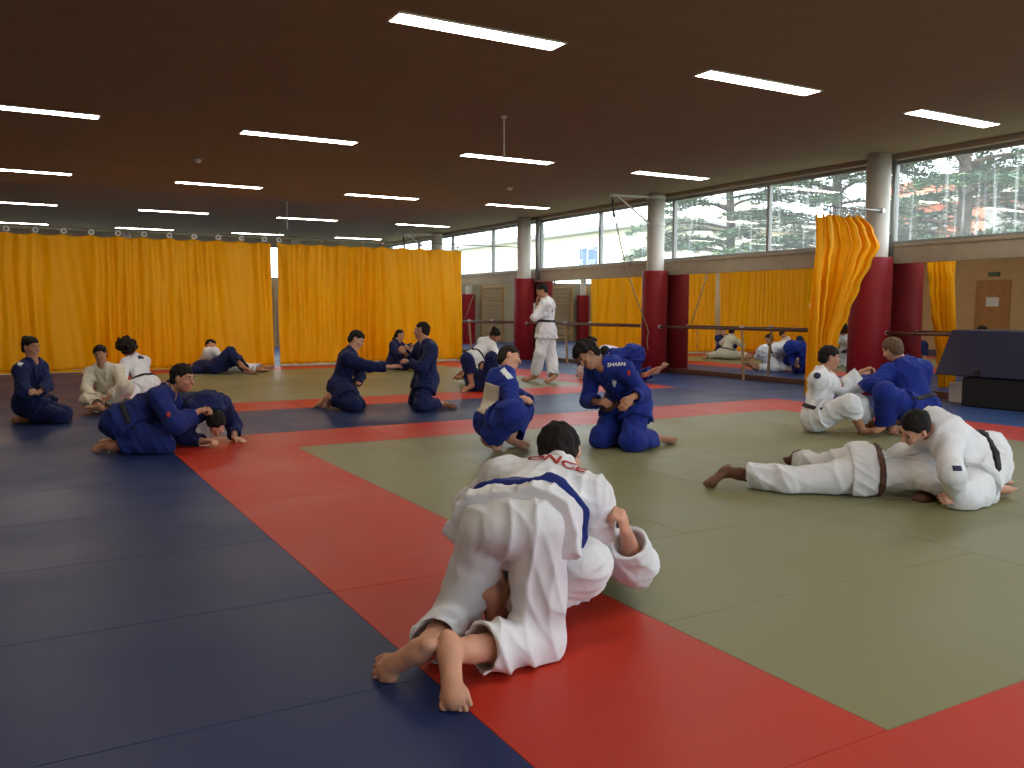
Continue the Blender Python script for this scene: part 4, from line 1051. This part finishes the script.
def conifer(x, y, hgt, seed, label, r0=4.2):
    rs = random.Random(seed)
    t = empty('conifer', (x, y, -.4), label, 'tree', 'conifers outside the windows')
    MB().tube([(x, y, -.4), (x+.1, y, hgt*.4), (x-.05, y+.1, hgt*.75), (x, y, hgt)], [.20, .15, .09, .03], 12).build('trunk', M['bark'], t, smooth=True)
    br = MB(); V = []; Fc = []; V2 = []; F2 = []
    nt = int(hgt*7.2)
    for k in range(nt):
        z = .9+(hgt-1.2)*k/nt+rs.uniform(-.15, .15); L = r0*(1-(z/hgt))**.62*rs.uniform(.7, 1.1)+.3
        a = rs.uniform(0, 2*PI); dx, dy = math.cos(a), math.sin(a)
        pts = []
        for q in range(6):
            u = q/5; pts.append(Vector((x+dx*L*u, y+dy*L*u, z+.28*L*u*(1-u)-.06*L*u*u)))
        br.tube(pts, [.055, .045, .036, .027, .018, .008], 6, True)
        for q in range(int(L*34)):
            u = rs.uniform(.18, 1.0)**.8; base = Vector((x+dx*L*u, y+dy*L*u, z+.28*L*u*(1-u)-.06*L*u*u))
            lat = (1.1-u*.55)*.42*L*rs.uniform(-1, 1)*.6
            c = base+Vector((-dy*lat, dx*lat, rs.uniform(-.05, .10)))
            light = rs.random() < .28; VV, FF = (V2, F2) if light else (V, Fc)
            for w in range(7):
                an = rs.uniform(0, 2*PI); ln = rs.uniform(.10, .22); wd = rs.uniform(.018, .035)
                d = Vector((math.cos(an), math.sin(an), rs.uniform(-.25, .45))); s_ = Vector((-d.y, d.x, rs.uniform(-.5, .5))).normalized()
                o_ = c+Vector((rs.uniform(-.1, .1), rs.uniform(-.1, .1), rs.uniform(-.05, .05)))
                i0 = len(VV); VV += [o_-s_*wd, o_+s_*wd, o_+d*ln+s_*wd*.4, o_+d*ln-s_*wd*.4]; FF.append((i0, i0+1, i0+2, i0+3))
    br.build('branches', M['bark'], t)
    o = mesh_obj('foliage', V, Fc, M['needles'], None, origin=(x, y, .0)); set_parent(o, t); o['kind'] = 'stuff'
    o = mesh_obj('young_foliage', V2, F2, M['needles_light'], None, origin=(x, y, .0)); set_parent(o, t); o['kind'] = 'stuff'
conifer(20.5, 21.3, 9.5, 1, 'wide cedar outside the window left of the gathered curtain')
conifer(20.2, 16.8, 9.0, 2, 'cedar outside, its trunk just above the gathered curtain')
conifer(19.2, 12.4, 9.5, 3, 'cedar outside, its trunk in the middle of the right-hand window')
conifer(23.5, 13.2, 9.5, 4, 'cedar outside at the right edge of the right-hand window')

# ---- light
w = bpy.data.worlds.new('overcast'); bpy.context.scene.world = w; w.use_nodes = True
bg = w.node_tree.nodes['Background']; bg.inputs[0].default_value = (.84, .92, 1.0, 1); bg.inputs[1].default_value = 8.0
def portal(loc, rot, sx, sy):
    l = bpy.data.lights.new('window_portal', 'AREA'); l.shape = 'RECTANGLE'; l.size = sx; l.size_y = sy
    l.cycles.is_portal = True
    o = bpy.data.objects.new('window_portal', l); C.objects.link(o); o.location = loc; o.rotation_euler = rot
portal((XW+.15, 13.2, 2.8), (0, PI/2, 0), 1.2, 29.4)
portal((5.9, YN-.15, 2.05), (PI/2, 0, 0), 9.8, 2.3)  # portal for the added windows behind the camera
portal((XL+7, YF+.12, 2.72), (-PI/2, 0, 0), 13.8, 1.0)

# ---- camera
cam = bpy.data.cameras.new('camera'); co = bpy.data.objects.new('camera', cam); C.objects.link(co)
cam.sensor_width = 36; cam.lens = 868.12*36/1024; cam.clip_start = .05; cam.clip_end = 400
co.location = (0, 0, 1.2162)
pi_, ro_, ya_ = math.radians(4.877), math.radians(.1217), math.radians(30.05)
fwd_ = Vector((math.sin(ya_)*math.cos(pi_), math.cos(ya_)*math.cos(pi_), -math.sin(pi_)))
r_ = Vector((math.cos(ya_), -math.sin(ya_), 0)); u_ = r_.cross(fwd_)
r2 = r_*math.cos(ro_)+u_*math.sin(ro_); u2 = -r_*math.sin(ro_)+u_*math.cos(ro_)
mm = Matrix((r2, u2, -fwd_)).transposed()
co.rotation_euler = mm.to_euler()
sc = bpy.context.scene; sc.camera = co
sc.view_settings.view_transform = 'Standard'; sc.view_settings.look = 'None'; sc.view_settings.gamma = 1
sc.view_settings.exposure = EXPO; sc.view_settings.use_curve_mapping = False
# ------------------------------------------------------------------ who is who
def W(name, **k): return dict(key=name, **k)
def ex_A(c):
    P, s = c['P'], c['s']
    cc = P['nec']*.2+P['che']*.8-c['fw']*.1+c['rt']*.02
    text_on('back_lettering', c['bvh'], 'ONCE', cc+c['rt']*.0, -c['fw'], c['up'], .085, M['patch_red'], c['jac'], .006)
    pt = P['shR']*.3+P['hpR']*.7+c['rt']*.12-c['fw']*.03
    sheet_on('hip_label', c['bvh'], P['che']*.5+P['pel']*.5+c['rt']*.14-c['fw']*.06, nrm(c['rt']*.7-c['fw']), c['up'], .05, .03, M['vest_cream'], c['jac'], 6, 4)
def ex_C(c):
    P = c['P']; n = nrm(c['rt']*.9+c['fw']*.3)
    sheet_on('shoulder_patch', c['bvh'], P['shR']*.5+P['nec']*.5-c['up']*.05, view_dir(0, .2, -1), c['up'], .05, .13, M['patch_white'], c['jac'])
def ex_E(c):
    P = c['P']; sheet_on('shoulder_patch', c['bvh'], P['shR']*.7+P['nec']*.3, view_dir(.2, .4, -1), c['up'], .09, .05, M['patch_navy'], c['jac'])
def ex_F(c):
    P = c['P']; sheet_on('sleeve_patch', c['bvh'], P['shR']*.35+P['elR']*.65, view_dir(.3, .2, -1), (0, 0, 1), .035, .05, M['patch_red'], c['jac'], 6, 6, round_=True)
def ex_G(c):
    P = c['P']; sheet_on('shoulder_patch', c['bvh'], P['shL']*.8+P['elL']*.2, view_dir(.0, .3, -1), (0, 0, 1), .03, .05, M['patch_white'], c['jac'], 6, 6)
    sheet_on('sleeve_patch', c['bvh'], P['shR']*.5+P['elR']*.5, view_dir(.0, .1, -1), (0, 0, 1), .03, .04, M['patch_white'], c['jac'], 6, 6)
def ex_P(c):
    P = c['P']; n = view_dir(-.55, .25, -1)
    n = view_dir(-.4, .2, -1); sheet_on('back_number_cloth', c['bvh'], P['che']*.62+P['pel']*.38-c['fw']*.09+c['rt']*.03, n, c['up'], .25, .26, M['vest_cream'], c['jac'], 16, 16)
    sheet_on('shoulder_patch', c['bvh'], P['nec']*.55+P['shR']*.45, view_dir(-.2, .6, -1), c['rt'], .05, .15, M['patch_white'], c['jac'])
    text_on('sleeve_lettering', c['bvh'], 'SHARN', P['shR']*.5+P['che']*.5+c['fw']*.12, view_dir(.5, .2, -1), perp(view_dir(1, .2, 0), (0, 0, 1)), .035, M['patch_white'], c['jac'])
def ex_Q(c):
    P = c['P']; n = view_dir(-.1, .45, -1)
    text_on('shoulder_lettering', c['bvh'], 'SHARN', P['nec']*.38+P['shL']*.62, n, view_dir(.1, 1, .3), .048, M['patch_white'], c['jac'])
    sheet_on('sleeve_patch', c['bvh'], P['shL']*.85+P['elL']*.15, view_dir(0, .1, -1), (0, 0, 1), .028, .045, M['patch_red'], c['jac'], 6, 6)
    sheet_on('chest_patch', c['bvh'], P['che']+c['fw']*.12+c['rt']*-.06-c['up']*.05, view_dir(-.3, .1, -1), view_dir(.4, 1, 0), .07, .055, M['patch_white'], c['jac'], 8, 8)
def ex_U(c):
    P = c['P']; sheet_on('shoulder_patch', c['bvh'], P['shR']+c['up']*.02-c['rt']*-.0, view_dir(-.45, .3, -1), (0, 0, 1), .07, .07, M['patch_navy'], c['jac'], 8, 8, round_=True)
def ex_X(c):
    P = c['P']; sheet_on('sleeve_patch', c['bvh'], P['shL']*.3+P['elL']*.7, view_dir(-.2, .1, -1), (0, 0, 1), .055, .03, M['patch_navy'], c['jac'], 8, 6)

PEOPLE = [
 dict(key='A', s=1.0, h=.0062, label='person in white judo suit and blue belt on hands and knees, nearest the camera', look=view_dir(.45, -.5, 1), belt='belt_blue', style='short', face=False, curl=(.6, .6), cuff=(.9, .9), pcuff=(.72, .70), toecurl=(0, .75), knot=False, seed=2, extra=ex_A, skirt=.2, hem=.15, beltw=1.6, baggy=.90, thigh=.102, hb=.0048, skirt_b=1),
 dict(key='B', s=.97, h=.0068, label='person in white judo suit lying pinned beneath the nearest judoka, one fist raised', look=view_dir(-.1, 1, -.25), up_hint=view_dir(.5, .1, 1), belt='belt_black', curl=(1.15, .5), handn=((-1, .1, .2), None), cuff=(.72, .8), pcuff=(.8, .8), seed=3, toecurl=(.1, .1), sleeve=1.25, knot=False, style='short'),
 dict(key='C', s=.95, h=.0115, label='person with a dark hair bun kneeling in a navy judo suit, far left', look=view_dir(1, -.05, -.35), gi='gi_navy', belt=None, style='bun', hair='hair_dark', sk='skin_tan', seed=4, extra=ex_C, curl=(.5, .5), skirt=.5),
 dict(key='D', s=.88, h=.0115, label='young person in white judo suit sitting cross-legged, hands on the feet, facing us', look=view_dir(.2, -.15, -1), gi='gi_cream', belt=None, sk='skin_tan', seed=5, curl=(.5, .5), skirt=.2),
 dict(key='E', s=.9, h=.0125, label='person with big frizzy hair kneeling in white behind the sitting youth', look=view_dir(-.8, -.2, .3), gi='gi_white', style='afro', hair='hair_brown', sk='skin_tan', seed=6, extra=ex_E, face=False),
 dict(key='F', s=1.0, h=.0095, label="person in blue judo suit and black belt kneeling low, gripping a partner's collar", look=view_dir(1, -.12, -.25), gi='gi_royal', sk='skin_tan', seed=7, curl=(.9, .9), handn=(None, (.3, -.4, .6)), extra=ex_F, knot=False, cuff=(.8, .72), sleeve=1.2),
 dict(key='G', s=.97, h=.0095, label='person in navy judo suit on all fours, head bowed, fist on the red mat', look=view_dir(.25, -.75, -.6), up_hint=view_dir(.3, -.5, -.8), gi='gi_navy', sk='skin_light', seed=8, curl=(.25, 1.1), handn=((0, -1, 0), (0, -1, -.2)), extra=ex_G, face=False, knot=False),
 dict(key='H', s=.95, h=.014, label='person in white judo suit lying over a partner at the foot of the curtain', look=view_dir(-.4, -.6, -.5), gi='gi_white', sk='skin_tan', seed=9, face=False, knot=False),
 dict(key='Hb', s=.95, h=.014, label='person in navy lying with knees raised at the foot of the curtain', look=view_dir(0, 1, .1), up_hint=view_dir(-1, 0, .2), gi='gi_navy', sk='skin_tan', seed=10, face=False, knot=False, belt=None),
 dict(key='I', s=.97, h=.011, label='person in navy judo suit kneeling, one arm stretched out to a facing partner', look=view_dir(1, -.45, -.2), gi='gi_navy', sk='skin_light', belt=None, seed=11, curl=(.4, .3), extra=None, skirt=.5),
 dict(key='J', s=.95, h=.011, label='person in navy judo suit kneeling upright, facing left towards a partner', look=view_dir(-1, -.05, .15), gi='gi_navy', sk='skin_tan', style='crop', seed=12, belt=None, curl=(.7, .7), skirt=.45),
 dict(key='K', s=.9, h=.0135, label='person with dark ponytail in navy judo suit, kneeling far off near the curtain', look=view_dir(1, 0, -.2), gi='gi_navy', style='tail', sk='skin_light', seed=13, curl=(.8, .8), belt=None),
 dict(key='L', s=.9, h=.0135, label='person in cream judo suit kneeling near the curtain, mostly hidden behind a kneeling judoka', look=view_dir(-1, 0, -.1), gi='gi_cream', sk='skin_tan', seed=14, curl=(.8, .8), face=False),
 dict(key='M', s=1.0, h=.012, label='person standing in white judo suit with black belt, one hand at the chin', look=view_dir(-.9, -.45, -.1), gi='gi_white', sk='skin_tan', style='crop', seed=15, curl=(.6, .9), cuff=(.9, .9), pcuff=(.93, .93), skirt=.5),
 dict(key='N', s=.93, h=.0125, label='person with a top knot in white, bending over a partner lying down', look=view_dir(.7, -.6, -.3), gi='gi_white', style='bun', sk='skin_tan', seed=16, face=False, knot=False),
 dict(key='O', s=.95, h=.0125, label='person in navy lying with raised knees under a partner in white', look=view_dir(-.2, .6, -.8), gi='gi_navy', sk='skin_tan', seed=17, belt=None, pcuff=(.6, .6), face=False),
 dict(key='P', s=.95, h=.0095, label='person squatting in a blue judo suit with a cream cloth across the back', look=view_dir(1, -.1, -.15), gi='gi_blue', sk='skin_light', hair='hair_brown', seed=18, belt=None, extra=ex_P, curl=(.5, .5), skirt=.5, pcuff=(.85, .85), baggy=1.25),
 dict(key='Q', s=1.0, h=.0095, label='person with thick dark hair kneeling in a blue judo suit, looking down', look=view_dir(-.65, -.55, -.55), gi='gi_blue', style='curly', sk='skin_tan', seed=19, belt='belt_brown', curl=(.35, .6), handn=((0, -.3, 1), None), extra=ex_Q, skirt=.4, baggy=1.08),
 dict(key='R', s=1.0, h=.0125, label='person in blue judo suit crouched head down by the mirror, bare feet raised behind', look=view_dir(-.5, -.7, .4), gi='gi_blue', sk='skin_light', seed=20, face=False, belt=None),
 dict(key='S', s=1.0, h=.0135, label='person in white judo suit bent low by the mirror, seen in reflection', look=view_dir(.2, -.8, -.5), gi='gi_white', sk='skin_tan', seed=21, face=False),
 dict(key='T', s=.9, h=.0135, label='person with hair tied up in white, facing the mirror, seen in reflection', look=view_dir(.8, -.2, .3), gi='gi_white', style='bun', sk='skin_tan', seed=22, face=True),
 dict(key='U', s=.97, h=.0095, label='person in white with black belt, sitting and gripping a partner in blue', look=view_dir(1, -.15, -.2), gi='gi_white', sk='skin_tan', seed=23, curl=(.9, .9), cuff=(.85, .85), pcuff=(.6, .42), extra=ex_U, belt='belt_black', knot=False),
 dict(key='V', s=1.05, h=.0095, label='person with short fair hair squatting in a blue judo suit, back turned, right', look=view_dir(-.5, -.25, .85), gi='gi_blue', hair='hair_light', style='crop', sk='skin_light', seed=24, curl=(.9, .9), face=False, knot=False, pcuff=(.9, .9)),
 dict(key='W', s=1.0, h=.009, label='person in white judo suit with brown belt lying face down across the green mats', look=view_dir(.7, -.6, .1), gi='gi_white', belt='belt_brown', sk='skin_dark', seed=25, face=False, knot=False, pcuff=(.66, .6), curl=(.6, .6), skirt=.55, hem=.19),
 dict(key='X', s=1.0, h=.009, label='person in white with black belt, kneeling and leaning over the prone judoka', look=view_dir(-.75, -.6, -.15), gi='gi_white', sk='skin_light', hair='hair_dark', style='crop', seed=26, extra=ex_X, curl=(.6, .6), skirt=.4, pcuff=(.8, .8)),
]
import time
for p in PEOPLE:
    if ONLY and p['key'] not in ONLY: continue
    q = {k: v for k, v in p.items() if k not in ('key', 'skirt_b', 'wide')}
    t0 = time.time(); person(p['key'], POSE[p['key']], **q); print('person', p['key'], round(time.time()-t0, 1))
